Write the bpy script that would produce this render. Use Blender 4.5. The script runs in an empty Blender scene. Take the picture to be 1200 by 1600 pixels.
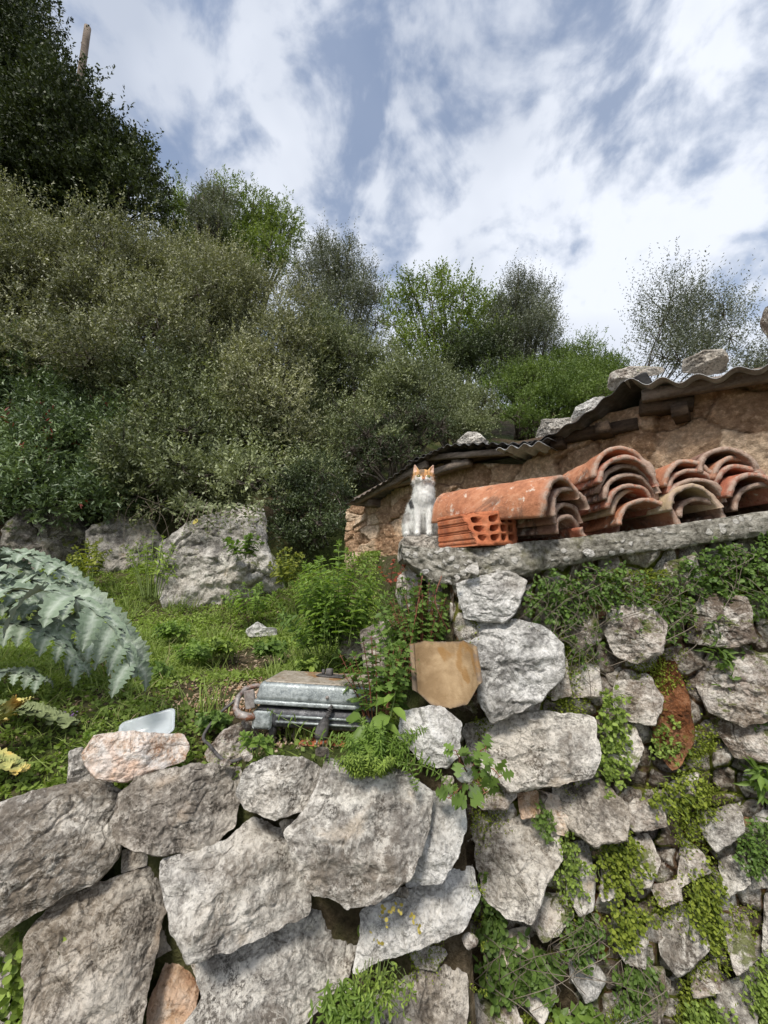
import bpy, bmesh, math, random
import numpy as np
from mathutils import Vector, Matrix
R = math.radians
sc = bpy.context.scene
col = sc.collection
# ---------------------------------------------------------------- camera
PITCH = R(9.0); F = 620.0            # focal length in pixels of the 1200x1600 photograph
cam = bpy.data.cameras.new('camera'); camo = bpy.data.objects.new('camera', cam); col.objects.link(camo)
cam.sensor_fit = 'VERTICAL'; cam.sensor_height = 36; cam.lens = 36*F/1600.0
cam.clip_start = 0.02; cam.clip_end = 2000
camo.location = (0, 0, 0); camo.rotation_euler = (R(90)+PITCH, 0, 0)
sc.camera = camo
sc.view_settings.view_transform = 'Standard'; sc.view_settings.look = 'None'
sc.view_settings.gamma = 1; sc.view_settings.exposure = 0.86
try:
    sc.cycles.max_bounces = 6; sc.cycles.diffuse_bounces = 3; sc.cycles.transparent_max_bounces = 6
    sc.cycles.use_denoising = True
except Exception: pass
SKY_S = 5.6; SEED_C = 3.3
# ---------------------------------------------------------------- world: Nishita sky behind broken cloud
SUN_EL, SUN_AZ = R(52), R(200)       # azimuth clockwise from +Y: behind the camera, a little to the left
w = bpy.data.worlds.new('World'); sc.world = w; w.use_nodes = True
nt = w.node_tree; N = nt.nodes; L = nt.links
for n in list(N): N.remove(n)
def nd(t, **k):
    n = N.new(t)
    for a, b in k.items(): setattr(n, a, b)
    return n
sky = nd('ShaderNodeTexSky', sky_type='NISHITA'); sky.sun_disc = False
sky.sun_elevation = SUN_EL; sky.sun_rotation = SUN_AZ
tc = nd('ShaderNodeTexCoord'); sep = nd('ShaderNodeSeparateXYZ'); L.new(tc.outputs['Generated'], sep.inputs[0])
def wm(op, a, b=None, c=None):
    n = nd('ShaderNodeMath', operation=op)
    for i, v in enumerate((a, b, c)):
        if v is None: continue
        if isinstance(v, (int, float)): n.inputs[i].default_value = v
        else: L.new(v, n.inputs[i])
    return n.outputs[0]
zz = wm('ADD', wm('MAXIMUM', sep.outputs[2], 0.0), 1.5)
cx = wm('DIVIDE', sep.outputs[0], zz); cy = wm('DIVIDE', sep.outputs[1], zz)
cmb = nd('ShaderNodeCombineXYZ'); L.new(cx, cmb.inputs[0]); L.new(cy, cmb.inputs[1]); cmb.inputs[2].default_value = SEED_C
mp = nd('ShaderNodeMapping'); va = nd('ShaderNodeVectorMath', operation='MULTIPLY'); L.new(tc.outputs['Generated'], va.inputs[0]); va.inputs[1].default_value = (1, 1, 1.15)
vb = nd('ShaderNodeVectorMath', operation='ADD'); L.new(va.outputs[0], vb.inputs[0]); vb.inputs[1].default_value = (SEED_C, SEED_C*.5, 0)
L.new(vb.outputs[0], mp.inputs[0]); mp.inputs['Rotation'].default_value = (0, 0, R(22)); mp.inputs['Scale'].default_value = (1.0, 1.0, 1)
n1 = nd('ShaderNodeTexNoise'); L.new(mp.outputs[0], n1.inputs[0]); n1.inputs['Scale'].default_value = SKY_S; n1.inputs['Detail'].default_value = 7; n1.inputs['Roughness'].default_value = 0.56; n1.inputs['Distortion'].default_value = 0.35
n2 = nd('ShaderNodeTexNoise'); L.new(mp.outputs[0], n2.inputs[0]); n2.inputs['Scale'].default_value = 20.0; n2.inputs['Detail'].default_value = 5; n2.inputs['Roughness'].default_value = 0.5
n3 = nd('ShaderNodeTexNoise'); L.new(mp.outputs[0], n3.inputs[0]); n3.inputs['Scale'].default_value = 2.2; n3.inputs['Detail'].default_value = 4
s_ = wm('ADD', wm('MULTIPLY', n1.outputs[0], 0.72), wm('MULTIPLY', n2.outputs[0], 0.28))
# more cover low down
s_ = wm('ADD', s_, wm('MULTIPLY', wm('SUBTRACT', 0.62, sep.outputs[2]), 0.22))
mr = nd('ShaderNodeMapRange', interpolation_type='SMOOTHSTEP'); L.new(s_, mr.inputs[0]); mr.inputs[1].default_value = 0.345; mr.inputs[2].default_value = 0.535
cr = nd('ShaderNodeValToRGB'); L.new(n3.outputs[0], cr.inputs[0])
cr.color_ramp.elements[0].position = 0.33; cr.color_ramp.elements[0].color = (0.40, 0.44, 0.52, 1)
cr.color_ramp.elements[1].position = 0.62; cr.color_ramp.elements[1].color = (0.66, 0.69, 0.75, 1)
skm = nd('ShaderNodeMix', data_type='RGBA', blend_type='MULTIPLY'); skm.inputs[0].default_value = 1
L.new(sky.outputs[0], skm.inputs[6]); skm.inputs[7].default_value = (1.05, 1.03, 1.0, 1)
b1 = nd('ShaderNodeBackground'); L.new(skm.outputs[2], b1.inputs[0]); b1.inputs[1].default_value = 0.10
b2 = nd('ShaderNodeBackground'); L.new(cr.outputs[0], b2.inputs[0]); b2.inputs[1].default_value = 0.80
mx = nd('ShaderNodeMixShader'); L.new(wm('ADD', wm('MULTIPLY', mr.outputs[0], 0.72), 0.24), mx.inputs[0]); L.new(b1.outputs[0], mx.inputs[1]); L.new(b2.outputs[0], mx.inputs[2])
wo = nd('ShaderNodeOutputWorld'); L.new(mx.outputs[0], wo.inputs[0])
# ---------------------------------------------------------------- sun through thin cloud
sl = bpy.data.lights.new('sun', 'SUN'); sl.energy = 2.1; sl.angle = R(12); sl.color = (1, 0.95, 0.87)
so = bpy.data.objects.new('sun', sl); col.objects.link(so)
sd = Vector((math.sin(SUN_AZ)*math.cos(SUN_EL), math.cos(SUN_AZ)*math.cos(SUN_EL), math.sin(SUN_EL)))
so.rotation_euler = sd.to_track_quat('Z', 'Y').to_euler(); so.location = sd*50

# ================================================================ helpers
CP, SP = math.cos(PITCH), math.sin(PITCH)
def ray(x, y):
    u = (x-600)/F; v = (800-y)/F
    return np.array((u, CP-v*SP, v*CP+SP))
def at(x, y, Y):
    r = ray(x, y); return r*(Y/r[1])
def nrm(v):
    v = np.asarray(v, float); return v/np.maximum(np.linalg.norm(v, axis=-1, keepdims=True), 1e-9)
def _h(ix, iy, iz, seed):
    n = (ix*374761393 + iy*668265263 + iz*1274126177 + seed*974711) & 0xffffffff
    n = ((n ^ (n >> 13))*1103515245) & 0xffffffff
    n = (n ^ (n >> 16)) & 0xffff
    return n/65535.0
def vnoise(p, seed=0):
    p = np.asarray(p, float); i = np.floor(p).astype(np.int64); f = p-i; f = f*f*f*(f*(f*6-15)+10)
    r = 0
    for dx in (0, 1):
        wx = f[:, 0] if dx else 1-f[:, 0]
        for dy in (0, 1):
            wy = f[:, 1] if dy else 1-f[:, 1]
            for dz in (0, 1):
                wz = f[:, 2] if dz else 1-f[:, 2]
                r = r + wx*wy*wz*_h(i[:, 0]+dx, i[:, 1]+dy, i[:, 2]+dz, seed)
    return r*2-1
_RM = np.array([[0.0, 0.8, 0.6], [-0.8, 0.36, -0.48], [-0.6, -0.48, 0.64]])
def fbm(p, scale, seed=0, octs=4, rough=0.5, ridged=False):
    p = np.asarray(p, float)*scale; a = 1; s = 0; tot = 0
    for o in range(octs):
        n = vnoise(p+o*17.3, seed+o)
        if ridged: n = 1-2*np.abs(n)
        s = s+a*n; tot += a; a *= rough; p = (p @ _RM.T)*2.03
    return s/tot
def tag(o, label=None, cat=None, group=None, kind=None):
    for k, v in (('label', label), ('category', cat), ('group', group), ('kind', kind)):
        if v: o[k] = v
    return o
def empty(name, loc, label=None, cat=None, group=None, kind=None):
    o = bpy.data.objects.new(name, None); col.objects.link(o); o.location = loc; o.empty_display_size = .05
    return tag(o, label, cat, group, kind)
def mesh(name, V, faces, mat=None, parent=None, smooth=True, attrs=None, origin=None, mats=None, mi=None):
    """faces: list of index arrays, each (n,k); V in world coordinates"""
    V = np.asarray(V, float)
    if parent is not None: org = np.array(parent_world(parent))
    elif origin is not None: org = np.array(origin, float)
    else: org = np.array((V[:, 0].mean(), V[:, 1].mean(), V[:, 2].min()))
    if parent is not None and origin is None: rel = V-org; loc = (0, 0, 0)
    elif parent is not None: rel = V-np.array(origin); loc = np.array(origin)-org
    else: rel = V-org; loc = org
    m = bpy.data.meshes.new(name)
    if not isinstance(faces, (list, tuple)): faces = [faces]
    faces = [np.asarray(f, dtype=np.int32) for f in faces if len(f)]
    loops = np.concatenate([f.ravel() for f in faces]); sizes = np.concatenate([np.full(len(f), f.shape[1]) for f in faces])
    starts = np.concatenate([[0], np.cumsum(sizes)[:-1]])
    m.vertices.add(len(V)); m.vertices.foreach_set('co', rel.ravel().astype(np.float32))
    m.loops.add(len(loops)); m.loops.foreach_set('vertex_index', loops.astype(np.int32))
    m.polygons.add(len(sizes)); m.polygons.foreach_set('loop_start', starts.astype(np.int32)); m.polygons.foreach_set('loop_total', sizes.astype(np.int32))
    if smooth: m.polygons.foreach_set('use_smooth', np.ones(len(sizes), dtype=bool))
    if mats:
        for q in mats: m.materials.append(q)
        if mi is not None: m.polygons.foreach_set('material_index', np.asarray(mi, dtype=np.int32))
    elif mat: m.materials.append(mat)
    m.update(calc_edges=True); m.validate()
    for k, a in (attrs or {}).items():
        a = np.asarray(a, dtype=np.float32)
        if a.ndim == 1:
            at_ = m.attributes.new(k, 'FLOAT', 'POINT'); at_.data.foreach_set('value', a)
        else:
            at_ = m.attributes.new(k, 'FLOAT_COLOR', 'POINT'); at_.data.foreach_set('color', np.concatenate([a, np.ones((len(a), 1), np.float32)], 1).ravel())
    o = bpy.data.objects.new(name, m); col.objects.link(o); o.location = loc
    if parent is not None: o.parent = parent
    return o
def parent_world(p):
    v = np.array(p.location)
    while p.parent is not None:
        p = p.parent; v = v+np.array(p.location)
    return v
def grid_faces(nu, nv, wrap_u=False):
    iu = np.arange(nu if wrap_u else nu-1); iv = np.arange(nv-1)
    a, b = np.meshgrid(iu, iv, indexing='ij'); a2 = (a+1) % nu
    return np.stack([a*nv+b, a2*nv+b, a2*nv+b+1, a*nv+b+1], -1).reshape(-1, 4)
class MB:
    """collects simple solids into one mesh"""
    def __init__(s): s.V = []; s.F = {}; s.n = 0
    def add(s, V, faces):
        V = np.asarray(V, float); s.V.append(V)
        for f in faces: s.F.setdefault(len(f), []).append([i+s.n for i in f])
        s.n += len(V); return s
    def addnp(s, V, F):
        s.V.append(V); s.F.setdefault(F.shape[1], []).extend((F+s.n).tolist()); s.n += len(V); return s
    def box(s, c, size, rot=None, taper=1.0, bev=0.0):
        sx, sy, sz = [q/2 for q in size]
        if bev > 0: return s.rbox(c, size, rot, taper, bev)
        V = np.array([(x*(taper if z > 0 else 1), y*(taper if z > 0 else 1), z) for z in (-sz, sz) for x, y in ((-sx, -sy), (sx, -sy), (sx, sy), (-sx, sy))])
        if rot is not None: V = V @ np.array(rot).T
        return s.add(V+np.array(c), [(0, 3, 2, 1), (4, 5, 6, 7), (0, 1, 5, 4), (1, 2, 6, 5), (2, 3, 7, 6), (3, 0, 4, 7)])
    def rbox(s, c, size, rot, taper, bev):
        sx, sy, sz = [q/2 for q in size]; n = 4; prof = []
        for k in range(n+1):
            a = k/n*math.pi/2; prof.append((bev*(1-math.sin(a)), -sz+bev*(1-math.cos(a))))
        prof = prof[::-1] if False else prof
        rings = []
        low = [(bev*(1-math.sin(k/n*math.pi/2)), -sz+bev*(1-math.cos(k/n*math.pi/2))) for k in range(n+1)]
        hi = [(i, -z) for i, z in low[::-1]]
        for ins, z in low+hi:
            t = 1+(taper-1)*((z+sz)/(2*sz)); ring = []
            rr = max(bev*1.6-ins*0.6, 1e-4); ax, ay = sx*t-ins-rr, sy*t-ins-rr
            for q, (ux, uy) in enumerate(((1, 1), (-1, 1), (-1, -1), (1, -1))):
                for k in range(4):
                    a = q*math.pi/2+k/3*math.pi/2; ring.append((ux*ax+rr*math.cos(a), uy*ay+rr*math.sin(a), z))
            rings.append(ring)
        V = np.array(rings).reshape(-1, 3); m = 16
        if rot is not None: V = V @ np.array(rot).T
        fs = [(i*m+j, i*m+(j+1) % m, (i+1)*m+(j+1) % m, (i+1)*m+j) for i in range(len(rings)-1) for j in range(m)]
        s.add(V+np.array(c), fs+[tuple(range(m))[::-1], tuple((len(rings)-1)*m+j for j in range(m))]); return s
    def tube(s, pts, rad, n=6, caps=True):
        pts = np.asarray(pts, float); k = len(pts); rad = np.broadcast_to(np.asarray(rad, float), (k,))
        T = np.gradient(pts, axis=0); T = nrm(T); ref = np.array((0.13, 0.2, 0.97)); 
        U = nrm(np.cross(T, np.where(np.abs(T @ ref)[:, None] > .95, np.array((1., 0, 0)), ref))); W = np.cross(T, U)
        a = np.arange(n)/n*2*math.pi
        V = pts[:, None]+rad[:, None, None]*(np.cos(a)[None, :, None]*U[:, None]+np.sin(a)[None, :, None]*W[:, None])
        fs = [(i*n+j, i*n+(j+1) % n, (i+1)*n+(j+1) % n, (i+1)*n+j) for i in range(k-1) for j in range(n)]
        if caps: fs += [tuple(range(n))[::-1], tuple((k-1)*n+j for j in range(n))]
        return s.add(V.reshape(-1, 3), fs)
    def build(s, name, mat=None, parent=None, smooth=True, noise=0, nscale=30, **k):
        V = np.concatenate(s.V)
        if noise: V = V+noise*np.stack([fbm(V, nscale, q, 3) for q in (1, 2, 3)], 1)
        fl = []
        for kk, f in s.F.items():
            if kk > 0: fl.append(np.array(f))
        return mesh(name, V, fl, mat, parent, smooth, **k)
def rotm(z=0, x=0, y=0):
    return np.array(Matrix.Rotation(z, 3, 'Z') @ Matrix.Rotation(y, 3, 'Y') @ Matrix.Rotation(x, 3, 'X'))
# ---------------------------------------------------------------- leaves
SH = {  # along, across, lift ; faces
 'rhomb': (np.array([(0, 0, 0), (.45, .5, .10), (1, 0, -.05), (.45, -.5, .10)]), [(0, 1, 2, 3)]),
 'oval': (np.array([(0, 0, 0), (.28, .42, .10), (.62, .46, .08), (1, 0, -.10), (.62, -.46, .08), (.28, -.42, .10), (.5, 0, .0)]), [(0, 6, 2, 1), (6, 3, 2), (0, 5, 4, 6), (6, 4, 3)]),
 'lance': (np.array([(0, 0, 0), (.22, .36, .06), (.5, .5, .05), (.78, .28, 0), (1, 0, -.18), (.78, -.28, 0), (.5, -.5, .05), (.22, -.36, .06), (.5, 0, -.03)]), [(0, 8, 2, 1), (8, 4, 3, 2), (0, 7, 6, 8), (8, 6, 5, 4)]),
 'blade': (np.array([(0, .5, 0), (.35, .45, .05), (.7, .3, .0), (1, 0, -.22), (.7, -.3, 0), (.35, -.45, .05), (0, -.5, 0)]), [(0, 1, 5, 6), (1, 2, 4, 5), (2, 3, 4)]),
 'round': (np.array([(0, 0, 0), (.2, .4, .05), (.55, .52, .08), (.9, .3, .04), (1, 0, 0), (.9, -.3, .04), (.55, -.52, .08), (.2, -.4, .05), (.5, 0, -.04)]), [(0, 8, 2, 1), (8, 4, 3, 2), (0, 7, 6, 8), (8, 6, 5, 4)]),
 'lobed': (np.array([(0, 0, 0), (.18, .5, .04), (.36, .2, .02), (.5, .62, .05), (.66, .18, 0), (.82, .34, 0), (1, 0, -.08), (.82, -.34, 0), (.66, -.18, 0), (.5, -.62, .05), (.36, -.2, .02), (.18, -.5, .04)]),
           [(0, 2, 1), (0, 10, 8, 2), (0, 11, 10), (2, 4, 3), (2, 8, 4), (8, 10, 9), (4, 8, 7), (4, 7, 6, 5)]),
}
class Leaves:
    def __init__(s, rng): s.b = []; s.rng = rng
    def add(s, pos, dirn, L_, W_, shape='rhomb', tint=None, up=None):
        pos = np.atleast_2d(pos); n = len(pos)
        if n == 0: return
        d = nrm(np.broadcast_to(dirn, (n, 3))); r = s.rng
        if up is None: up = nrm(r.normal(size=(n, 3))+np.array((0, -.25, .9)))
        up = np.broadcast_to(up, (n, 3)); side = nrm(np.cross(d, up)); nor = np.cross(side, d)
        L_ = np.broadcast_to(L_, (n,)); W_ = np.broadcast_to(W_, (n,))
        T, fs = SH[shape]
        V = pos[:, None]+(T[:, 0]*1.0)[None, :, None]*(L_[:, None]*d)[:, None]+T[:, 1][None, :, None]*(W_[:, None]*side)[:, None]+T[:, 2][None, :, None]*(L_[:, None]*nor)[:, None]
        if tint is None: tint = r.random(n)
        s.b.append((V.reshape(-1, 3), fs, n, len(T), np.repeat(np.broadcast_to(tint, (n,)), len(T))))
    def build(s, name, mat, parent=None, **k):
        V = []; F = {}; A = []; off = 0
        for v, fs, n, m, t in s.b:
            V.append(v); A.append(t); base = off+np.arange(n)*m
            for f in fs: F.setdefault(len(f), []).append(base[:, None]+np.array(f)[None])
            off += len(v)
        return mesh(name, np.concatenate(V), [np.concatenate(q) for q in F.values()], mat, parent, smooth=False, attrs={'tint': np.concatenate(A)}, **k)
# ---------------------------------------------------------------- materials
class NT:
    def __init__(s, name):
        s.m = bpy.data.materials.new(name); s.m.use_nodes = True; s.t = s.m.node_tree; s.N = s.t.nodes; s.L = s.t.links
        s.b = s.N['Principled BSDF']; s.o = s.N['Material Output']; s.tc = s.N.new('ShaderNodeTexCoord').outputs['Object']
    def set(s, inp, v):
        if isinstance(v, (int, float, tuple)): inp.default_value = v
        else: s.L.new(v, inp)
    def noise(s, scale, detail=5, rough=.55, dist=0, vec=None, stretch=None):
        n = s.N.new('ShaderNodeTexNoise'); v = vec or s.tc
        if stretch:
            mp = s.N.new('ShaderNodeMapping'); s.L.new(v, mp.inputs[0]); mp.inputs['Scale'].default_value = stretch; v = mp.outputs[0]
        s.L.new(v, n.inputs['Vector']); n.inputs['Scale'].default_value = scale; n.inputs['Detail'].default_value = detail
        n.inputs['Roughness'].default_value = rough; n.inputs['Distortion'].default_value = dist; return n.outputs[0]
    def vor(s, scale, feature='F1', rand=1, vec=None, out=0):
        n = s.N.new('ShaderNodeTexVoronoi'); n.feature = feature; s.L.new(vec or s.tc, n.inputs['Vector']); n.inputs['Scale'].default_value = scale
        n.inputs['Randomness'].default_value = rand; return n.outputs[out]
    def warp(s, scale, amt):
        n = s.N.new('ShaderNodeTexNoise'); s.L.new(s.tc, n.inputs['Vector']); n.inputs['Scale'].default_value = scale; n.inputs['Detail'].default_value = 4
        m = s.N.new('ShaderNodeVectorMath'); m.operation = 'MULTIPLY_ADD'; s.L.new(n.outputs['Color'], m.inputs[0]); m.inputs[1].default_value = (amt,)*3; s.L.new(s.tc, m.inputs[2]); return m.outputs[0]
    def math(s, op, a, b=0.0, c=0.0):
        n = s.N.new('ShaderNodeMath'); n.operation = op
        for i, v in enumerate((a, b, c)): s.set(n.inputs[i], v)
        return n.outputs[0]
    def step(s, v, lo, hi, a=0.0, b=1.0):
        n = s.N.new('ShaderNodeMapRange'); n.interpolation_type = 'SMOOTHSTEP'; s.L.new(v, n.inputs[0])
        for i, q in enumerate((lo, hi, a, b)): n.inputs[i+1].default_value = q
        return n.outputs[0]
    def mix(s, f, a, b, mode='MIX'):
        n = s.N.new('ShaderNodeMix'); n.data_type = 'RGBA'; n.blend_type = mode; s.set(n.inputs[0], f)
        for i, v in ((6, a), (7, b)): s.set(n.inputs[i], v+(1,) if isinstance(v, tuple) and len(v) == 3 else v)
        return n.outputs[2]
    def ramp(s, v, stops):
        n = s.N.new('ShaderNodeValToRGB'); s.L.new(v, n.inputs[0]); e = n.color_ramp.elements
        while len(e) < len(stops): e.new(.5)
        for q, (p, c) in zip(e, stops): q.position = p; q.color = c+(1,)
        return n.outputs[0]
    def attr(s, name, out='Fac'):
        n = s.N.new('ShaderNodeAttribute'); n.attribute_name = name; return n.outputs[out]
    def rand(s): return s.N.new('ShaderNodeObjectInfo').outputs['Random']
    def geo(s, o='Normal'): return s.N.new('ShaderNodeNewGeometry').outputs[o]
    def bump(s, h, dist=.01, strength=1, base=None):
        n = s.N.new('ShaderNodeBump'); s.L.new(h, n.inputs['Height']); n.inputs['Distance'].default_value = dist; n.inputs['Strength'].default_value = strength
        if base is not None: s.L.new(base, n.inputs['Normal'])
        return n.outputs[0]
    def fin(s, colr, rough=.9, normal=None, **k):
        s.set(s.b.inputs['Base Color'], colr+(1,) if isinstance(colr, tuple) and len(colr) == 3 else colr)
        s.set(s.b.inputs['Roughness'], rough)
        if normal is not None: s.L.new(normal, s.b.inputs['Normal'])
        s.b.inputs['Specular IOR Level'].default_value = k.get('spec', .3)
        for a, b in k.items():
            if a != 'spec': s.set(s.b.inputs[a.replace('_', ' ')], b)
        return s.m
def leaf_mat(name, dark, light, trans=.25, rough=.5, spec=.35, extra=None, back=None, nsc=1.2):
    n = NT(name); t = n.attr('tint'); big = n.noise(nsc, 3)
    f = n.math('ADD', n.math('MULTIPLY', t, .7), n.math('MULTIPLY', big, .45)); f = n.math('SUBTRACT', f, .08)
    c = n.mix(f, dark, light)
    if extra: c = n.mix(n.step(t, 1-extra[1]*2, 1-extra[1]*.6), c, extra[0])
    if back is not None: c = n.mix(n.math('MULTIPLY', n.geo('Backfacing'), .8), c, back)
    n.fin(c, rough, spec=spec)
    tr = n.N.new('ShaderNodeBsdfTranslucent'); n.L.new(n.mix(1.0, c, (1.5, 1.6, .7), 'MULTIPLY'), tr.inputs[0])
    ms = n.N.new('ShaderNodeMixShader'); ms.inputs[0].default_value = trans; n.L.new(n.b.outputs[0], ms.inputs[1]); n.L.new(tr.outputs[0], ms.inputs[2]); n.L.new(ms.outputs[0], n.o.inputs[0])
    return n.m
def stone_mat(name, dark=(.16, .15, .135), mid=(.36, .34, .30), light=(.62, .59, .53), ochre=0.0, moss=0.0, contrast=1.0, sc_=1.0, ocol=(.42, .22, .09), spots=.5):
    n = NT(name); wv = n.warp(7*sc_, .05)
    r = n.rand()
    a = n.noise(5*sc_, 6, .6, .4); b = n.noise(26*sc_, 8, .68, .3); c = n.noise(120*sc_, 6, .7)
    f = n.math('ADD', n.math('MULTIPLY', a, .62), n.math('ADD', n.math('MULTIPLY', b, .40), n.math('MULTIPLY', c, .33)))
    f = n.math('ADD', f, n.math('MULTIPLY', n.math('SUBTRACT', r, .5), .10))
    base = n.ramp(f, [(.58, dark), (.665, mid), (.755, light)])
    pit = n.step(n.noise(95*sc_, 4, .65, .5), .36, .44); pit2 = n.step(n.noise(38*sc_, 5, .7, .8), .35, .43); pits = n.math('MULTIPLY', n.math('ADD', n.math('MULTIPLY', pit, .35), .65), n.math('ADD', n.math('MULTIPLY', pit2, .35), .65))
    vein = n.step(n.math('ABSOLUTE', n.math('SUBTRACT', n.noise(10*sc_, 6, .6, 1.4), .5)), .0, .022); vein = n.math('MULTIPLY', n.math('SUBTRACT', 1, vein), n.step(n.noise(4*sc_, 3), .45, .6)); base = n.mix(n.math('MULTIPLY', vein, .5), base, light)
    # pale crust patches and black lichen
    crust = n.math('MULTIPLY', n.step(n.noise(9*sc_, 7, .65, .6), .53, .60), n.step(n.noise(70*sc_, 5, .7), .42, .52))
    base = n.mix(n.math('MULTIPLY', crust, .85), base, light)
    blk = n.math('MULTIPLY', n.step(n.noise(14*sc_, 6, .7, .3), .52, .60), n.step(n.noise(160*sc_, 4, .75), .46, .56))
    base = n.mix(n.math('MULTIPLY', blk, spots), base, tuple(q*.35 for q in dark))
    big = n.step(n.noise(6.5*sc_, 5, .6, .8), .42, .60); base = n.mix(n.math('MULTIPLY', big, .30), base, n.mix(.55, base, dark))
    warm = n.step(n.noise(3.3*sc_, 4, .5, .5, stretch=(1, 1, 1.2)), .45, .68)
    base = n.mix(n.math('MULTIPLY', warm, .35), base, n.mix(.5, base, (.44, .33, .20)))
    if ochre:
        oc = n.step(n.noise(6*sc_, 6, .6, .5), .62-.18*ochre, .74-.16*ochre); base = n.mix(n.math('MULTIPLY', oc, .85), base, n.mix(b, ocol, light))
    # fissures
    vd = n.vor(4.5*sc_, 'DISTANCE_TO_EDGE', 1, wv); vd2 = n.vor(15*sc_, 'DISTANCE_TO_EDGE', 1, n.warp(22*sc_, .03))
    ck = n.step(vd, .0, .018); gate = n.step(n.noise(2.7*sc_, 3), .40, .46); ck = n.math('MAXIMUM', ck, gate)
    ck2 = n.step(vd2, .0, .035); gate2 = n.step(n.noise(6*sc_, 3), .42, .5); ck2 = n.math('MAXIMUM', ck2, gate2)
    cc = n.math('MULTIPLY', n.math('ADD', n.math('MULTIPLY', ck, .6), .4), n.math('ADD', n.math('MULTIPLY', ck2, .4), .6))
    base = n.mix(cc, tuple(q*.3 for q in dark), base)
    if moss:
        up = n.N.new('ShaderNodeSeparateXYZ'); n.L.new(n.geo(), up.inputs[0])
        mm = n.math('ADD', n.noise(11*sc_, 6, .7, .4), n.math('MULTIPLY', up.outputs[2], .10)); mm = n.step(mm, .66-.16*moss, .74-.16*moss)
        base = n.mix(n.math('MULTIPLY', mm, .85), base, n.mix(b, (.05, .07, .012), (.17, .19, .035)))
    base = n.mix(pits, tuple(q*.4 for q in dark), base)
    h = n.math('ADD', n.math('MULTIPLY', b, 1.0), n.math('MULTIPLY', c, .4)); h = n.math('ADD', h, n.math('MULTIPLY', cc, .28)); h = n.math('ADD', h, n.math('MULTIPLY', pits, .2))
    h = n.math('ADD', h, n.math('MULTIPLY', n.noise(60*sc_, 5, .65), .3))
    return n.fin(base, .93, n.bump(h, .012/sc_, contrast), spec=.15)
M = {}
M['lime'] = stone_mat('limestone', dark=(.17, .15, .13), mid=(.375, .35, .315), light=(.78, .74, .67), spots=.85, ochre=.12, ocol=(.36, .24, .12))
M['brownlime'] = stone_mat('brown_limestone', dark=(.13, .11, .09), mid=(.30, .265, .225), light=(.64, .585, .51), spots=.8, ochre=.12, ocol=(.33, .20, .10))
M['white'] = stone_mat('white_limestone', dark=(.26, .25, .235), mid=(.55, .535, .505), light=(.82, .80, .76), spots=.55)
M['mossy'] = stone_mat('mossy_limestone', dark=(.15, .115, .09), mid=(.44, .39, .34), light=(.78, .73, .66), moss=.55, ochre=.25, ocol=(.25, .12, .06), sc_=1.3)
M['darkrock'] = stone_mat('dark_outcrop', dark=(.10, .09, .08), mid=(.26, .24, .21), light=(.48, .45, .40), moss=.45, ochre=.2, sc_=.7)  # darker, mossier limestone for the ledge rocks at the left
M['rust'] = stone_mat('rusty_earth', dark=(.07, .03, .015), mid=(.20, .075, .03), light=(.34, .17, .09), moss=.2, spots=.1)
M['orange'] = stone_mat('orange_stone', dark=(.25, .12, .06), mid=(.55, .36, .22), light=(.80, .70, .60), ochre=.6, ocol=(.58, .27, .10), spots=.1)
M['whiteorange'] = stone_mat('white_orange_marble', dark=(.42, .22, .12), mid=(.72, .60, .50), light=(.86, .81, .76), ochre=.85, ocol=(.66, .32, .13), spots=.05, sc_=1.4)
M['boulder'] = stone_mat('boulder_limestone', dark=(.19, .175, .155), mid=(.47, .44, .39), light=(.78, .74, .67), moss=.25, ochre=.25, ocol=(.42, .25, .08), sc_=.55)
def earth():
    n = NT('earth'); a = n.noise(9, 7, .65); b = n.noise(60, 6, .7)
    c = n.ramp(n.math('ADD', n.math('MULTIPLY', a, .5), n.math('MULTIPLY', b, .5)), [(.35, (.035, .025, .016)), (.5, (.10, .075, .045)), (.68, (.24, .19, .13))])
    g = n.step(n.noise(1.6, 5, .6), .40, .58); c = n.mix(n.math('MULTIPLY', g, .75), c, n.mix(b, (.04, .065, .015), (.11, .15, .035)))
    return n.fin(c, .97, n.bump(n.math('ADD', a, b), .03, .9), spec=.1)
M['earth'] = earth()
def core():
    n = NT('wall_earth'); a = n.noise(12, 7, .65); b = n.noise(70, 6, .7)
    c = n.ramp(n.math('ADD', n.math('MULTIPLY', a, .5), n.math('MULTIPLY', b, .5)), [(.35, (.03, .02, .013)), (.5, (.10, .065, .04)), (.66, (.26, .19, .13))])
    g = n.step(n.noise(7, 6, .65), .50, .58); c = n.mix(n.math('MULTIPLY', g, .8), c, n.mix(b, (.06, .08, .012), (.17, .19, .03)))
    rr = n.step(n.noise(4, 4, .6), .60, .68); c = n.mix(n.math('MULTIPLY', rr, .8), c, (.13, .045, .018))
    return n.fin(c, .97, n.bump(n.math('ADD', a, b), .03, 1), spec=.1)
M['core'] = core()
M['bark'] = (lambda n: n.fin(n.ramp(n.noise(14, 6, .7, stretch=(1, 1, .3)), [(.35, (.05, .04, .03)), (.65, (.20, .17, .14))]), .95, n.bump(n.noise(30, 5, .7), .02)))(NT('bark'))
M['twig'] = (lambda n: n.fin(n.ramp(n.noise(8, 4), [(.35, (.10, .08, .06)), (.65, (.26, .22, .17))]), .9))(NT('twig'))
M['stem'] = (lambda n: n.fin(n.ramp(n.noise(9, 4), [(.35, (.09, .13, .03)), (.65, (.20, .26, .08))]), .7))(NT('green_stem'))
M['redstem'] = (lambda n: n.fin(n.ramp(n.noise(9, 4), [(.35, (.16, .05, .03)), (.65, (.26, .12, .07))]), .7))(NT('red_stem'))
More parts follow.
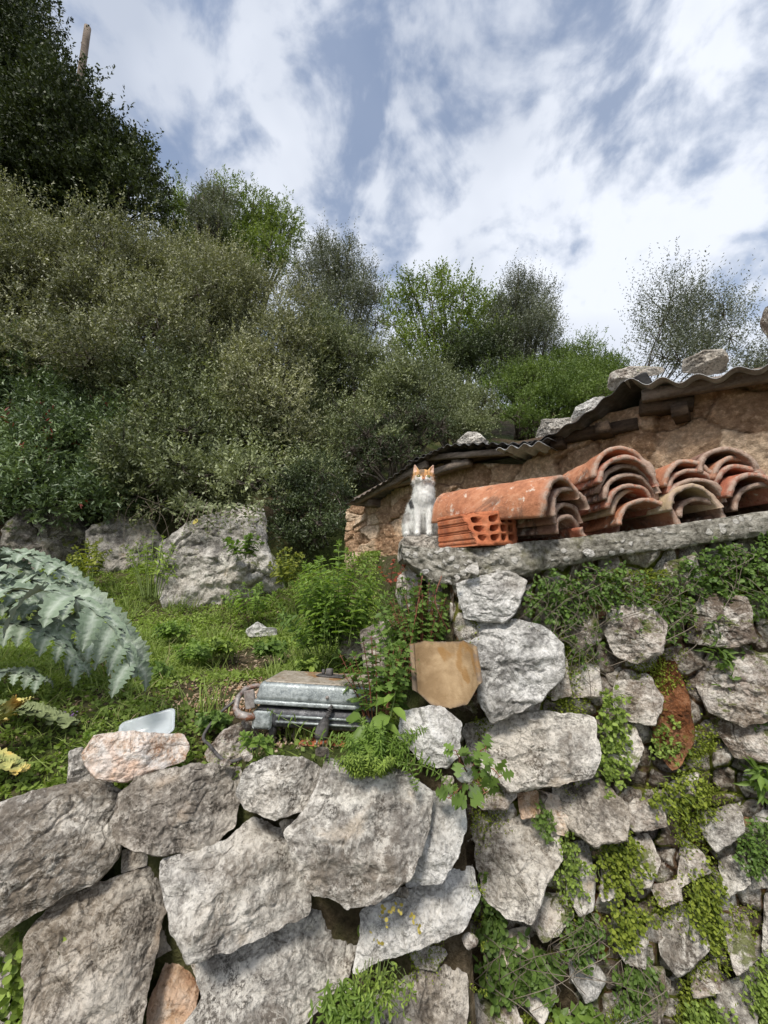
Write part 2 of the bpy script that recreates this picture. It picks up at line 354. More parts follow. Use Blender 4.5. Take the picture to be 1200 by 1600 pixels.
# ================================================================ ground
def sst(x, a, b):
    t = np.clip((x-a)/(b-a), 0, 1); return t*t*(3-2*t)
def H(x, y):
    x = np.asarray(x, float); y = np.asarray(y, float)
    low = -.46+.05*(y-1)+.36*sst(y, 2.7, 4.1)+.50*sst(y, 4.0, 4.5)*sst(x, 1.5, -.2)
    low = low+.025*vnoise(np.stack([x*3, y*3, y*0], -1).reshape(-1, 3), 5).reshape(x.shape)
    low = low-.10*sst(-x, .22, .55)*sst(-y, -1.38, -1.08)
    hill = np.clip(y-4.3, 0, 9)*.60+np.clip(y-13.3, 0, 60)*.10
    hill = hill*(1+.05*np.clip(-x, 0, 6))
    up = .05+.05*(np.clip(y, 1.2, 5)-1.3)+.06*np.clip(x, 0, 2)
    xl = .15-.22*(y-1.3)
    m = sst(x, xl-.07, xl+.10)*sst(y, 1.2, 1.32)
    z = np.where(y < 4.3, low*(1-m)+up*m, np.maximum(low, up*m))+hill
    yf = np.where(x < .2, 1.09, 1.30)+.0*x
    f = sst(y, yf-.06, yf)
    return z*f-1.6*(1-f)
def axis(lo, hi, step, far, n):
    a = np.arange(lo, hi+1e-6, step); g = np.geomspace(1, far, n)
    return np.concatenate([lo-(g[::-1]-1)-step, a, hi+(g-1)+step])
ax_ = axis(-3.2, 2.6, .035, 600, 34); ay_ = axis(.6, 5.2, .03, 600, 34)
gx, gy = np.meshgrid(ax_, ay_, indexing='ij'); gz = H(gx.ravel(), gy.ravel()).reshape(gx.shape)
gz = gz+.015*fbm(np.stack([gx.ravel(), gy.ravel(), gx.ravel()*0], -1), 9, 3, 4).reshape(gx.shape)
V = np.stack([gx, gy, gz], -1).reshape(-1, 3)
g = mesh('ground', V, grid_faces(len(ax_), len(ay_)), M['earth'], origin=(0, 0, 0)); tag(g, kind='structure')

# ================================================================ rocks
def rock(name, poly, Y, mat, parent=None, thick=.55, back=.9, seed=0, nphi=110, ns=38, top=False, p=3.4, facets=4, amp=1.0, grow=1.0, **lab):
    rg = np.random.default_rng(seed+1000)
    poly = np.array(poly, float); c = poly.mean(0); poly = c+(poly-c)*grow
    C = at(c[0], c[1], Y); d = C/np.linalg.norm(C)
    # lean the frame half way towards the wall face so neighbouring stones share a plane
    r = nrm(np.cross(d, (0, 0, 1))); u = np.cross(r, d)
    P2 = []
    dense = []
    for i in range(len(poly)):
        a, b = poly[i], poly[(i+1) % len(poly)]
        for t in np.arange(0, 1, .05): dense.append(a+(b-a)*t)
    for q in dense:
        k = ray(*q); P = k*(C @ d)/(k @ d)-C; P2.append((P @ r, P @ u))
    P2 = np.array(P2); th = np.arctan2(P2[:, 1], P2[:, 0]); rr = np.hypot(P2[:, 0], P2[:, 1]); o = np.argsort(th)
    phi = np.linspace(-math.pi, math.pi, nphi, endpoint=False)
    rad = np.interp(phi, th[o], rr[o], period=2*math.pi)
    ker = np.array([1, 3, 1.]); ker /= ker.sum(); kk = len(ker)//2
    rad = sum(ker[j]*np.roll(rad, j-kk) for j in range(len(ker)))
    R0 = rad.mean()
    rad = rad*(1-amp*.03+amp*.075*fbm(np.stack([np.cos(phi)*2.2, np.sin(phi)*2.2, phi*0+seed], -1), 1.0, seed, 5, .6))
    s = np.sin(np.linspace(.03, 1, ns)*math.pi/2); sb = np.sin(np.linspace(1, .05, 12)*math.pi/2)[1:]
    S = np.concatenate([s, sb]); sgn = np.concatenate([np.ones(ns), -np.ones(len(sb))])
    X = (np.cos(phi)*rad)[:, None]*S[None]; Z = (np.sin(phi)*rad)[:, None]*S[None]
    prof = (1-S**p)**(1/p)
    h = np.broadcast_to(prof[None], X.shape).copy(); xn, zn = X/R0, Z/R0
    for k in range(facets+4):
        a_ = rg.uniform(0, 2*math.pi); g_ = rg.uniform(.25, 1.15) if k < facets else rg.uniform(.1, .5); o_ = rg.uniform(.76, 1.10) if k < facets else rg.uniform(.80, .98)
        pl = o_-g_*(xn*math.cos(a_)+zn*math.sin(a_)); h = np.where(sgn > 0, np.minimum(h, np.maximum(pl, 0)), h)
    if top: h = np.where(sgn > 0, np.minimum(h, np.maximum(.98-1.25*(zn-.30), 0)), h)
    h = np.where(sgn > 0, h*thick, -h*back)*R0
    P = C+X[..., None]*r+Z[..., None]*u-h[..., None]*d
    P = P.reshape(-1, 3); Pn = P+seed*3.1
    k1 = 1.5/R0
    n1_ = fbm(Pn, k1, 1, 3); n2_ = fbm(Pn, k1*2.6, 4, 4, .55, True); n3_ = fbm(Pn, k1*7, 7, 4, .6)
    # steps like broken limestone
    st = fbm(Pn @ np.array([[1, .3, .1], [-.2, .5, .6], [.1, -.3, 1.8]]), k1*1.3, 9, 3); st = np.round(st*6)/6*.7+st*.3
    wv = np.minimum(1, (1-np.broadcast_to(S[None], X.shape).ravel())*5+.25)
    ck_ = np.minimum(1, np.abs(fbm(Pn @ np.array([[1, .2, .1], [-.3, .8, .3], [.1, -.2, 1.4]]), k1*.9, 31, 3))/.05)
    disp = amp*R0*(.05*n1_+.045*n2_+.028*n3_+.105*st-.045*(1-ck_))*wv
    P = P-disp[:, None]*d
    P = P+amp*R0*.032*np.stack([fbm(Pn, k1*5, q, 3) for q in (11, 12, 13)], -1)
    nr = len(S); F4 = grid_faces(nphi, nr, True)
    cap1 = (np.arange(nphi)*nr)[None, ::-1]; cap2 = (np.arange(nphi)*nr+nr-1)[None]
    ob = mesh(name, P, [F4, cap1, cap2], mat, parent, origin=P.mean(0) if parent is None else None)
    return tag(ob, **lab)
def wall_core(name, pxs, y0, y1, back, mat, parent, seed):
    """rough earth face behind the stones: columns over px x, rows over px y; depth(x)"""
    n, m = len(pxs), 60
    V = []
    for i, (px, Y) in enumerate(pxs):
        T = at(px, y0[i] if hasattr(y0, '__len__') else y0, Y); B = at(px, y1, Y)
        for j in range(m): V.append(T+(B-T)*j/(m-1))
    V = np.array(V); V[:, 1] += .035*fbm(V, 9, seed, 4)+.01*fbm(V, 45, seed+3, 3)
    Bk = V.copy(); Bk[:, 1] += back
    F1 = grid_faces(n, m); k = len(V)
    side = []
    idx = np.arange(k).reshape(n, m)
    for row in (idx[0], idx[-1], idx[:, 0], idx[:, -1]):
        side += [(row[q], row[q+1], row[q+1]+k, row[q]+k) for q in range(len(row)-1)]
    return mesh(name, np.vstack([V, Bk]), [F1, F1[:, ::-1]+k, np.array(side)], mat, parent)

# ---- front dry stone wall
fw = empty('dry_stone_wall', (-.25, 1.05, -1.5), 'low dry-stone wall of big loosely stacked grey limestone blocks at bottom left', 'wall')
xs = [(x, 1.12) for x in np.linspace(-420, 728, 60)]
wall_core('earth_fill', xs, [float(np.interp(x, [200, 330, 520], [1240, 1215, 1200])) for x, _ in xs], 1720, .10, M['core'], fw, 3)
LW = [
 ('lime', 1.00, .55, True, [(-70,1300),(0,1256),(60,1238),(165,1220),(190,1240),(184,1290),(183,1340),(140,1384),(60,1422),(0,1462),(-80,1500)], 'broad slanting grey stone with a flat brown top'),
 ('brownlime', 1.01, .5, True, [(186,1240),(215,1214),(300,1194),(376,1198),(379,1235),(364,1290),(322,1325),(240,1338),(182,1316),(178,1280)], 'dark pitted stone'),
 ('lime', 1.02, .55, True, [(385,1200),(420,1181),(470,1184),(501,1200),(498,1240),(470,1267),(430,1281),(385,1262),(369,1240)], None),
 ('lime', .98, .5, False, [(256,1345),(295,1334),(345,1318),(395,1277),(457,1310),(484,1400),(479,1428),(390,1472),(295,1500),(270,1450),(255,1390)], 'large five-sided flat-faced grey stone'),
 ('lime', .99, .6, True, [(510,1186),(560,1198),(640,1212),(672,1238),(664,1300),(638,1368),(592,1407),(540,1414),(490,1397),(462,1340),(452,1300),(485,1262),(500,1225)], None),
 ('white', 1.02, .5, False, [(672,1235),(726,1246),(730,1290),(716,1340),(690,1378),(636,1388),(634,1370),(655,1310)], 'narrow bluish white stone'),
 ('brownlime', .99, .5, False, [(40,1462),(90,1412),(190,1372),(247,1352),(257,1420),(242,1480),(227,1540),(212,1640),(24,1640),(42,1560),(36,1500)], 'tall brown stone with dark holes'),
 ('lime', 1.02, .5, False, [(306,1500),(400,1464),(490,1412),(557,1424),(564,1470),(542,1530),(500,1572),(430,1640),(262,1640),(320,1560)], None),
 ('orange', 1.04, .5, False, [(232,1570),(268,1482),(312,1540),(300,1600),(226,1650)], 'tan wedge stone'),
 ('brownlime', 1.05, .5, False, [(296,1496),(350,1492),(384,1470),(380,1505),(315,1550)], None),
 ('white', 1.03, .5, False, [(562,1424),(600,1402),(700,1360),(736,1353),(747,1400),(722,1452),(660,1482),(590,1502),(553,1524),(562,1470)], 'pale ribbed stone'),
 ('brownlime', 1.05, .5, False, [(568,1580),(600,1532),(700,1480),(727,1512),(732,1570),(717,1650),(556,1650)], 'coarse brown pebbly stone'),
 ('lime', 1.02, .5, False, [(-60,1560),(8,1538),(20,1600),(10,1660),(-60,1660)], None),
 ('brownlime', 1.07, .5, False, [(190,1328),(232,1324),(229,1352),(190,1364)], None),
 ('lime', 1.07, .5, False, [(-60,1468),(30,1440),(46,1500),(22,1556),(-60,1580)], None),
 ('white', 1.08, .5, True, [(628,1110),(690,1104),(720,1130),(716,1180),(698,1202),(660,1192),(622,1150)], 'pale stone under the weeds'),
 ('mossy', 1.06, .5, False, [(640,1490),(682,1472),(700,1490),(680,1517),(650,1512)], None),
 ('brownlime', 1.10, .5, False, [(455,1275),(490,1235),(505,1200),(480,1190),(440,1270)], None),
 ('brownlime', 1.08, .5, False, [(236,1420),(262,1400),(276,1480),(236,1500)], None),
 ('lime', 1.10, .5, False, [(560,1500),(640,1490),(650,1530),(590,1545),(545,1560)], None),
 ('mossy', 1.10, .5, False, [(470,1590),(540,1560),(580,1600),(560,1650),(450,1650)], None),
]
for i, (m_, Y, th_, tp, poly, lb) in enumerate(LW):
    rock('stone', poly, Y, M[m_], fw, grow=1.055, thick=th_*.8, seed=i*7+3, top=tp, nphi=200 if len(poly) > 8 else 100, ns=70 if len(poly) > 8 else 36, p=5.5, label=lb)
for i, (x, y, r_, m_) in enumerate(((470,1425,9,'lime'),(628,1395,10,'brownlime'),(735,1470,14,'mossy'),(545,1545,12,'lime'),(448,1290,12,'brownlime'),(725,1210,14,'white'),(700,1220,9,'brownlime'),(385,1180,9,'mossy'),(505,1175,10,'brownlime'))):
    q_ = np.random.default_rng(i).uniform(.7, 1.3, 7)*r_; a_ = np.linspace(0, 2*math.pi, 7, endpoint=False)
    rock('stone', np.stack([x+1.2*q_*np.cos(a_), y+q_*np.sin(a_)], 1), 1.035, M[m_], fw, thick=.6, seed=900+i, nphi=36, ns=14, p=2.6, amp=1.2)
# ---- loose stones on the terrace
rock('stone', [(128,1178),(148,1150),(190,1144),(285,1148),(293,1165),(286,1190),(240,1205),(195,1222),(150,1218),(131,1195)], 1.05, M['whiteorange'], grow=1.06, thick=.6, back=.7, seed=91, top=True, nphi=150, ns=50, label='white and orange veined stone lying on top of the low wall', cat='stone', group=None)
rock('stone', [(106,1172),(130,1166),(138,1200),(162,1222),(104,1228)], 1.08, M['lime'], thick=.6, seed=92, label='small rough grey stone leaning behind the white and orange one', cat='stone')
rock('stone', [(318,1178),(348,1140),(398,1118),(410,1160),(372,1188),(325,1196)], 1.2, M['mossy'], thick=.5, seed=93, label='mossy low stone sunk in the grass left of the rusty grill', cat='stone')
rock('stone', [(382,985),(402,970),(420,982),(432,978),(434,994),(388,996)], 2.5, M['white'], thick=.6, seed=94, nphi=60, ns=20, label='small white stone in the grass below the big boulder', cat='stone')
rock('stone', [(530,990),(545,980),(568,985),(570,1025),(545,1035),(530,1020)], 1.75, M['brownlime'], thick=.6, seed=95, nphi=70, ns=22, label='brown stone half hidden at the foot of the leafy bush', cat='stone')
rock('stone', [(342,1190),(352,1184),(362,1190),(358,1198),(345,1198)], 1.05, M['mossy'], thick=.8, seed=96, nphi=40, ns=14, label='pebble on the wall top beside the black cable', cat='pebble')
# ---- boulders and ledge
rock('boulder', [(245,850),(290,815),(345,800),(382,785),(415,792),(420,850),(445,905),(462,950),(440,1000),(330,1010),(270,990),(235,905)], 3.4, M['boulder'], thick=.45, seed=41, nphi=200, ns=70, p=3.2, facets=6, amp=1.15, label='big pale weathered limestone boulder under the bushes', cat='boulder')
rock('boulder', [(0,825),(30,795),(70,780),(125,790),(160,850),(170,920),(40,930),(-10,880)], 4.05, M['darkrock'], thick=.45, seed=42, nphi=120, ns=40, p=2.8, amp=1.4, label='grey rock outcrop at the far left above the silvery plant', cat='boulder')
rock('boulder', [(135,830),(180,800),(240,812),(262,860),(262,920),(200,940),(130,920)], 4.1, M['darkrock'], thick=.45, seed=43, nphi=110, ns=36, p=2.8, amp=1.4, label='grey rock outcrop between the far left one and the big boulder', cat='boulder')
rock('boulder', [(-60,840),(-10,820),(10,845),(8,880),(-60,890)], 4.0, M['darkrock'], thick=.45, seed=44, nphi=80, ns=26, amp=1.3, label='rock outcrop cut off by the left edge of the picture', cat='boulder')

# ---- upper retaining wall
def ywr(px, py=1200): return 1.26-.00010*(px-640)
uw = empty('retaining_wall', (.75, 1.3, -1.5), 'mossy rubble stone retaining wall below the roof tiles, overgrown with small plants', 'wall')
def rubble():
    n = NT('rubble_masonry'); jt = n.attr('joint'); t = n.attr('tint'); wv = n.warp(9, .04)
    a = n.noise(10, 7, .65, .5); b = n.noise(48, 8, .72, .4); c = n.noise(170, 5, .7)
    f = n.math('ADD', n.math('MULTIPLY', a, .35), n.math('ADD', n.math('MULTIPLY', b, .5), n.math('MULTIPLY', n.math('SUBTRACT', t, .5), .10)))
    base = n.ramp(f, [(.36, (.16, .12, .09)), (.425, (.50, .44, .37)), (.49, (.84, .79, .71))])
    dk = n.math('MULTIPLY', n.step(n.noise(20, 6, .7, .4), .50, .58), n.step(c, .42, .56)); base = n.mix(n.math('MULTIPLY', dk, .7), base, (.09, .08, .07))
    e = n.mix(b, (.06, .035, .02), (.34, .22, .14)); mo = n.mix(c, (.08, .10, .015), (.28, .31, .05))
    e = n.mix(n.step(n.noise(6, 5, .65), .44, .54), e, mo); e = n.mix(n.step(n.noise(3.5, 4, .6), .55, .62), e, (.22, .07, .028))
    j2 = n.step(n.math('ADD', jt, n.math('MULTIPLY', n.math('SUBTRACT', a, .5), 1.5)), .35, .62); base = n.mix(j2, base, e)
    ms = n.step(n.noise(8, 6, .7, .3), .57, .64); base = n.mix(n.math('MULTIPLY', ms, .6), base, mo)
    return n.fin(base, .96, n.bump(n.math('ADD', n.math('MULTIPLY', b, 1.0), n.math('MULTIPLY', c, .45)), .02, 1), spec=.12)
M['rubble'] = rubble(); M['rubble2'] = stone_mat('mossy_earth', dark=(.05, .035, .025), mid=(.17, .12, .085), light=(.42, .36, .29), moss=.7, ochre=.3, ocol=(.22, .08, .04))
n_x, n_y = 360, 290; PX, PY = np.meshgrid(np.linspace(704, 1800, n_x), np.linspace(0, 1, n_y), indexing='ij'); PY = (905-.15*(PX-704))+(1760-(905-.15*(PX-704)))*PY
px_, py_ = PX.ravel(), PY.ravel(); rgw = np.random.default_rng(17); sx_ = []
for yy in np.arange(880, 1800, 38):
    for xx_ in np.arange(690, 1840, 44): sx_.append((xx_+rgw.uniform(-15, 15), yy+rgw.uniform(-13, 13)))
sx_ = np.array(sx_); w3 = np.stack([px_/45, py_/45, px_*0], 1); q = np.stack([px_, py_], 1)+13*np.stack([fbm(w3, 1, 1, 3), fbm(w3, 1, 2, 3)], 1)
d1a = np.full(len(q), 1e9); d2a = np.full(len(q), 1e9); ca = np.zeros(len(q), int)
for k_, s_d in enumerate(sx_):
    dd_ = np.hypot(q[:, 0]-s_d[0], q[:, 1]-s_d[1]); m1 = dd_ < d1a; d2a = np.where(m1, d1a, np.minimum(d2a, dd_)); ca[m1] = k_; d1a = np.where(m1, dd_, d1a)
ed_ = d2a-d1a; offc = rgw.uniform(-.028, .022, len(sx_)); gxc = rgw.uniform(-.0009, .0009, (len(sx_), 2)); tic = rgw.random(len(sx_))
rel = np.minimum(1, ed_/13)**.5*.024+.55*offc[ca]+((q-sx_[ca])*gxc[ca]).sum(1)+.016*fbm(w3, 2.2, 5, 4)+.007*fbm(w3, 9, 6, 3, .6, True)
Ycol = ywr(px_)+.045-rel
rr_ = np.array([ray(a, b_) for a, b_ in zip(px_, py_)]); Vr = rr_*(Ycol/rr_[:, 1])[:, None]
Bk = Vr.copy(); Bk[:, 1] = 1.44; kR = len(Vr); idr = np.arange(kR).reshape(n_x, n_y); sdr = []
for row in (idr[0], idr[-1], idr[:, 0], idr[:, -1]): sdr += [(row[j], row[j+1], row[j+1]+kR, row[j]+kR) for j in range(len(row)-1)]
jr = np.clip(1-ed_/9, 0, 1)
mesh('rubble_face', np.vstack([Vr, Bk]), [grid_faces(n_x, n_y), grid_faces(n_x, n_y)[:, ::-1]+kR, np.array(sdr)], M['rubble'], uw, attrs={'joint': np.tile(jr, 2), 'tint': np.tile(tic[ca], 2)})
RW = [
 ('white', [(735,975),(790,969),(842,980),(877,1010),(875,1060),(842,1092),(770,1122),(750,1090),(745,1030),(726,1005)], 'big squarish white stone with a grey stain'),
 ('lime', [(724,1136),(760,1125),(850,1114),(927,1120),(933,1180),(926,1212),(860,1227),(800,1237),(770,1212),(738,1180)], 'long grey and white stone'),
 ('white', [(716,912),(790,893),(824,908),(802,960),(785,972),(728,965)], None),
 ('mossy', [(952,950),(1010,942),(1042,975),(1032,1020),(995,1037),(960,1022),(946,990)], None),
 ('mossy', [(888,1035),(935,1040),(941,1088),(893,1090)], None),
 ('mossy', [(963,1062),(1010,1053),(1037,1090),(1022,1132),(970,1122),(956,1090)], None),
 ('mossy', [(1076,950),(1110,930),(1167,935),(1180,1000),(1140,1012),(1080,1002)], None),
 ('mossy', [(1088,1062),(1110,1018),(1160,1013),(1215,1030),(1212,1120),(1160,1132),(1108,1112)], 'large grey and white streaked stone'),
 ('mossy', [(943,1132),(985,1125),(1005,1170),(987,1212),(943,1207)], None),
 ('brownlime', [(866,1226),(935,1220),(982,1260),(977,1312),(930,1322),(893,1297),(863,1250)], None),
 ('orange', [(838,1235),(872,1245),(894,1290),(882,1307),(853,1292)], 'tan slanting stone'),
 ('mossy', [(728,1225),(772,1213),(808,1240),(792,1264),(752,1264)], None),
 ('lime', [(742,1258),(770,1268),(830,1280),(872,1300),(878,1340),(852,1382),(832,1437),(790,1432),(758,1402),(744,1340)], None),
 ('orange', [(808,1240),(840,1236),(845,1275),(815,1280)], None),
 ('lime', [(885,1320),(917,1316),(930,1370),(927,1420),(905,1432),(885,1390)], None),
 ('mossy', [(838,1395),(880,1398),(897,1430),(872,1460),(850,1472),(826,1440)], None),
 ('mossy', [(973,1317),(1010,1303),(1032,1345),(1017,1387),(985,1387),(963,1350)], None),
 ('mossy', [(1040,1225),(1092,1205),(1085,1242),(1050,1248)], None),
 ('lime', [(1088,1270),(1152,1256),(1163,1300),(1120,1332),(1096,1300)], None),
 ('mossy', [(1068,1308),(1100,1335),(1110,1362),(1058,1387),(1063,1330)], None),
 ('lime', [(1123,1345),(1162,1328),(1172,1380),(1133,1407)], None),
 ('lime', [(1028,1440),(1060,1408),(1092,1425),(1107,1480),(1082,1512),(1060,1527),(1033,1490)], None),
 ('lime', [(958,1425),(990,1423),(1012,1470),(1007,1512),(975,1502),(953,1460)], None),
 ('white', [(888,1500),(920,1488),(947,1530),(932,1560),(915,1567),(893,1530)], None),
 ('mossy', [(1128,1420),(1167,1430),(1182,1500),(1150,1522),(1133,1470)], None),
 ('mossy', [(828,1500),(862,1503),(870,1560),(847,1602),(818,1562)], None),
 ('orange', [(757,1460),(822,1448),(828,1480),(790,1512),(763,1492)], None),
 ('mossy', [(998,1510),(1037,1513),(1042,1570),(1027,1602),(983,1562)], None),
 ('mossy', [(1078,1520),(1117,1498),(1127,1550),(1083,1562)], None),
 ('lime', [(1118,1540),(1172,1518),(1190,1640),(1118,1640)], None),
 ('white', [(950,1570),(1000,1575),(1012,1640),(946,1640)], None),
 ('mossy', [(1016,1385),(1062,1373),(1065,1407),(1033,1418)], None),
 ('lime', [(1168,1360),(1197,1353),(1204,1387),(1173,1389)], None),
 ('mossy', [(738,1545),(800,1560),(832,1640),(736,1640)], None),
 ('mossy', [(1110,1122),(1210,1132),(1212,1192),(1148,1182)], None),
 ('mossy', [(1165,1200),(1225,1200),(1225,1255),(1160,1232)], None),
 ('mossy', [(880,960),(930,955),(938,1000),(900,1020),(884,1000)], None),
 ('mossy', [(1040,880),(1085,868),(1095,905),(1060,925),(1035,910)], None),
 ('mossy', [(1180,940),(1240,930),(1250,1020),(1185,1010)], None),
 ('mossy', [(955,1245),(1030,1250),(1045,1290),(990,1300)], None),
 ('mossy', [(860,1030),(885,1028),(892,1085),(862,1095)], None),
 ('mossy', [(1175,1270),(1230,1262),(1235,1340),(1180,1335)], None),
 ('lime', [(1195,1400),(1250,1395),(1260,1500),(1192,1490)], None),
 ('mossy', [(855,1590),(905,1575),(945,1640),(850,1640)], None),
 ('mossy', [(940,1335),(960,1330),(962,1400),(938,1410)], None),
 ('mossy', [(750,1520),(800,1515),(815,1550),(765,1545)], None),
]
RW.append(('rust', [(1012,1040),(1050,1028),(1078,1095),(1084,1160),(1052,1203),(1022,1160),(1018,1090)], 'rusty brown stained lump'))
cen = []
for i, (m_, poly, lb) in enumerate(RW):
    poly = np.array(poly, float); c = poly.mean(0); cen.append((c[0], c[1], np.abs(poly-c).max()))
    big = np.ptp(poly[:, 0]) > 95
    rock('stone', poly, ywr(c[0])-(.02 if big else 0), M[m_], uw, grow=1.10, thick=.36, back=.8, seed=200+i*3, nphi=150 if big else 70, ns=50 if big else 26, p=3.6 if big else 2.8, amp=1.15, label=lb)
rg = np.random.default_rng(5); nfill = 0
for k in range(3000):
    x, y = rg.uniform(735, 1240), rg.uniform(935, 1640); r_ = rg.uniform(13, 27)
    if any(math.hypot(x-a, y-b) < .62*c_+.75*r_ for a, b, c_ in cen): continue
    a = np.sort(rg.uniform(0, 2*math.pi, 7)); a = np.linspace(0, 2*math.pi, 7, endpoint=False)+rg.uniform(-.3, .3, 7); q = r_*rg.uniform(.75, 1.2, 7)
    sx, sy = rg.uniform(.8, 1.35), rg.uniform(.75, 1.2)
    cen.append((x, y, r_)); nfill += 1
    rock('stone', np.stack([x+sx*q*np.cos(a), y+sy*q*np.sin(a)], 1), ywr(x)+.035, M[['mossy', 'mossy', 'brownlime', 'orange', 'mossy'][nfill % 5]], uw, thick=.6, seed=500+k, nphi=36, ns=14, p=2.6, amp=1.3)
    if nfill >= 24: break

# ---- concrete coping slab on the retaining wall
def coping():
    n = NT('rough_concrete'); a = n.noise(8, 6, .65); b = n.noise(55, 7, .7); c = n.noise(220, 4, .7)
    base = n.ramp(n.math('ADD', n.math('MULTIPLY', a, .4), n.math('MULTIPLY', b, .6)), [(.40, (.10, .09, .07)), (.5, (.30, .28, .235)), (.62, (.56, .53, .46))])
    wv = n.warp(30, .02); v = n.vor(34, 'F1', 1, wv); pe = n.step(v, .30, .38, 1, 0); pg = n.step(n.noise(9, 3), .44, .52)
    pe = n.math('MULTIPLY', pe, pg); base = n.mix(n.math('MULTIPLY', pe, .85), base, n.mix(c, (.45, .43, .39), (.80, .77, .71)))
    mo = n.step(n.noise(6, 6, .7), .52, .62); base = n.mix(n.math('MULTIPLY', mo, .55), base, n.mix(b, (.07, .075, .02), (.19, .17, .06)))
    h = n.math('ADD', n.math('MULTIPLY', b, .8), n.math('ADD', n.math('MULTIPLY', c, .25), n.math('MULTIPLY', pe, .5)))
    return n.fin(base, .95, n.bump(h, .012, 1), spec=.15)
M['concrete'] = coping()
pth = [(628, 850, 873, 1.33), (680, 856, 915, 1.27), (740, 857, 912, 1.24), (820, 848, 895, 1.22), (900, 840, 882, 1.21), (1000, 828, 866, 1.20), (1100, 813, 852, 1.19), (1200, 799, 838, 1.18), (1300, 785, 825, 1.17), (1420, 770, 808, 1.16), (1800, 716, 752, 1.13)]
pa = np.array(pth); nx = 340; xx = np.linspace(628, 1800, nx)
T = np.array([at(x, np.interp(x, pa[:, 0], pa[:, 1]), np.interp(x, pa[:, 0], pa[:, 3])) for x in xx]); B = np.array([at(x, np.interp(x, pa[:, 0], pa[:, 2]), np.interp(x, pa[:, 0], pa[:, 3])) for x in xx])
rows = []
hh = (T[:, 2]-B[:, 2]); nrw = 26
for j in range(14):                 # top from the back to the front edge
    t = j/13; q = T.copy(); q[:, 1] += .34*(1-t)+.0; q[:, 2] -= 0; rows.append(q)
rows[-1][:, 2] -= .0; rows[-1][:, 1] += .006
for j in range(1, nrw):             # front face
    t = j/nrw; q = T+(B-T)*t; q[:, 1] += .012*(abs(2*t-1))**3-.004; rows.append(q)
for j in range(8):                  # underside
    q = B.copy(); q[:, 1] += .01+.40*j/7; rows.append(q)
P = np.stack(rows, 1); k = P.shape[1]; P = P.reshape(-1, 3)
amp_ = np.repeat(np.interp(xx, [628, 760, 850, 1800], [2.6, 2.0, 1.0, .8]), k)
fr = np.tile(np.concatenate([np.linspace(0, 1, 14)**2*.6, np.ones(nrw-1), np.ones(8)]), nx)
for ax, s_d, mul in ((1, 21, 1.0), (2, 25, .6)):
    P[:, ax] += mul*fr*amp_*(.010*fbm(P, 9, s_d, 4)+.006*fbm(P, 40, s_d+1, 4, .6, True)+.003*fbm(P, 110, s_d+2, 3))
Fq = grid_faces(nx, k, True)[:(nx-1)*(k-1)]
i0 = np.arange(nx-1); close = np.stack([i0*k+k-1, (i0+1)*k+k-1, (i0+1)*k, i0*k], -1)
caps = [np.arange(k)[None, ::-1], ((nx-1)*k+np.arange(k))[None]]
cs = mesh('coping_slab', P, [grid_faces(nx, k), close]+caps, M['concrete'], uw)
for i, (px, py, r_) in enumerate(((920, 867, 11), (737, 890, 13), (715, 903, 7), (1012, 848, 5), (664, 893, 6))):
    a = np.linspace(0, 2*math.pi, 7, endpoint=False); q = r_*np.random.default_rng(i).uniform(.45, 1.35, 7)
    rock('embedded_pebble', np.stack([px+q*np.cos(a), py+.8*q*np.sin(a)], 1), ywr(px)-.045, M['white'], uw, thick=.5, seed=700+i, nphi=30, ns=10, p=2.4)
ew = [(708, 1.285), (700, 1.33), (690, 1.39), (680, 1.46), (668, 1.54), (655, 1.64), (640, 1.76), (625, 1.9)]
wall_core('earth_fill', ew[::-1], [float(np.interp(x, [625, 708], [862, 905])) for x, _ in ew[::-1]], 1420, .10, M['rubble2'], uw, 21)
# dark rock lump the cat sits on
rock('stone', [(622,850),(632,838),(660,835),(700,838),(712,850),(700,868),(640,885),(620,875)], 1.62, M['brownlime'], thick=.9, back=1.6, seed=61, nphi=110, ns=40, amp=.6, facets=1, label='dark lichen covered rock at the wall corner under the cat', cat='stone')
rock('stone', [(620,900),(640,885),(660,905),(655,960),(630,965),(618,930)], 1.5, M['mossy'], thick=.6, seed=62, nphi=70, ns=22, label='stone in the wall end behind the leafy bush and red leaved sprig', cat='stone')
rock('stone', [(668,905),(720,905),(725,960),(700,1010),(668,985)], 1.36, M['brownlime'], thick=.6, back=1.5, seed=63, nphi=80, ns=26, label='shadowed brown stone of the wall corner above the ochre tile', cat='stone')
rock('stone', [(560,985),(600,965),(660,980),(665,1030),(620,1060),(570,1050)], 1.5, M['brownlime'], thick=.6, back=1.2, seed=64, nphi=80, ns=26, label='dark stone behind the tall weeds left of the ochre tile', cat='stone')
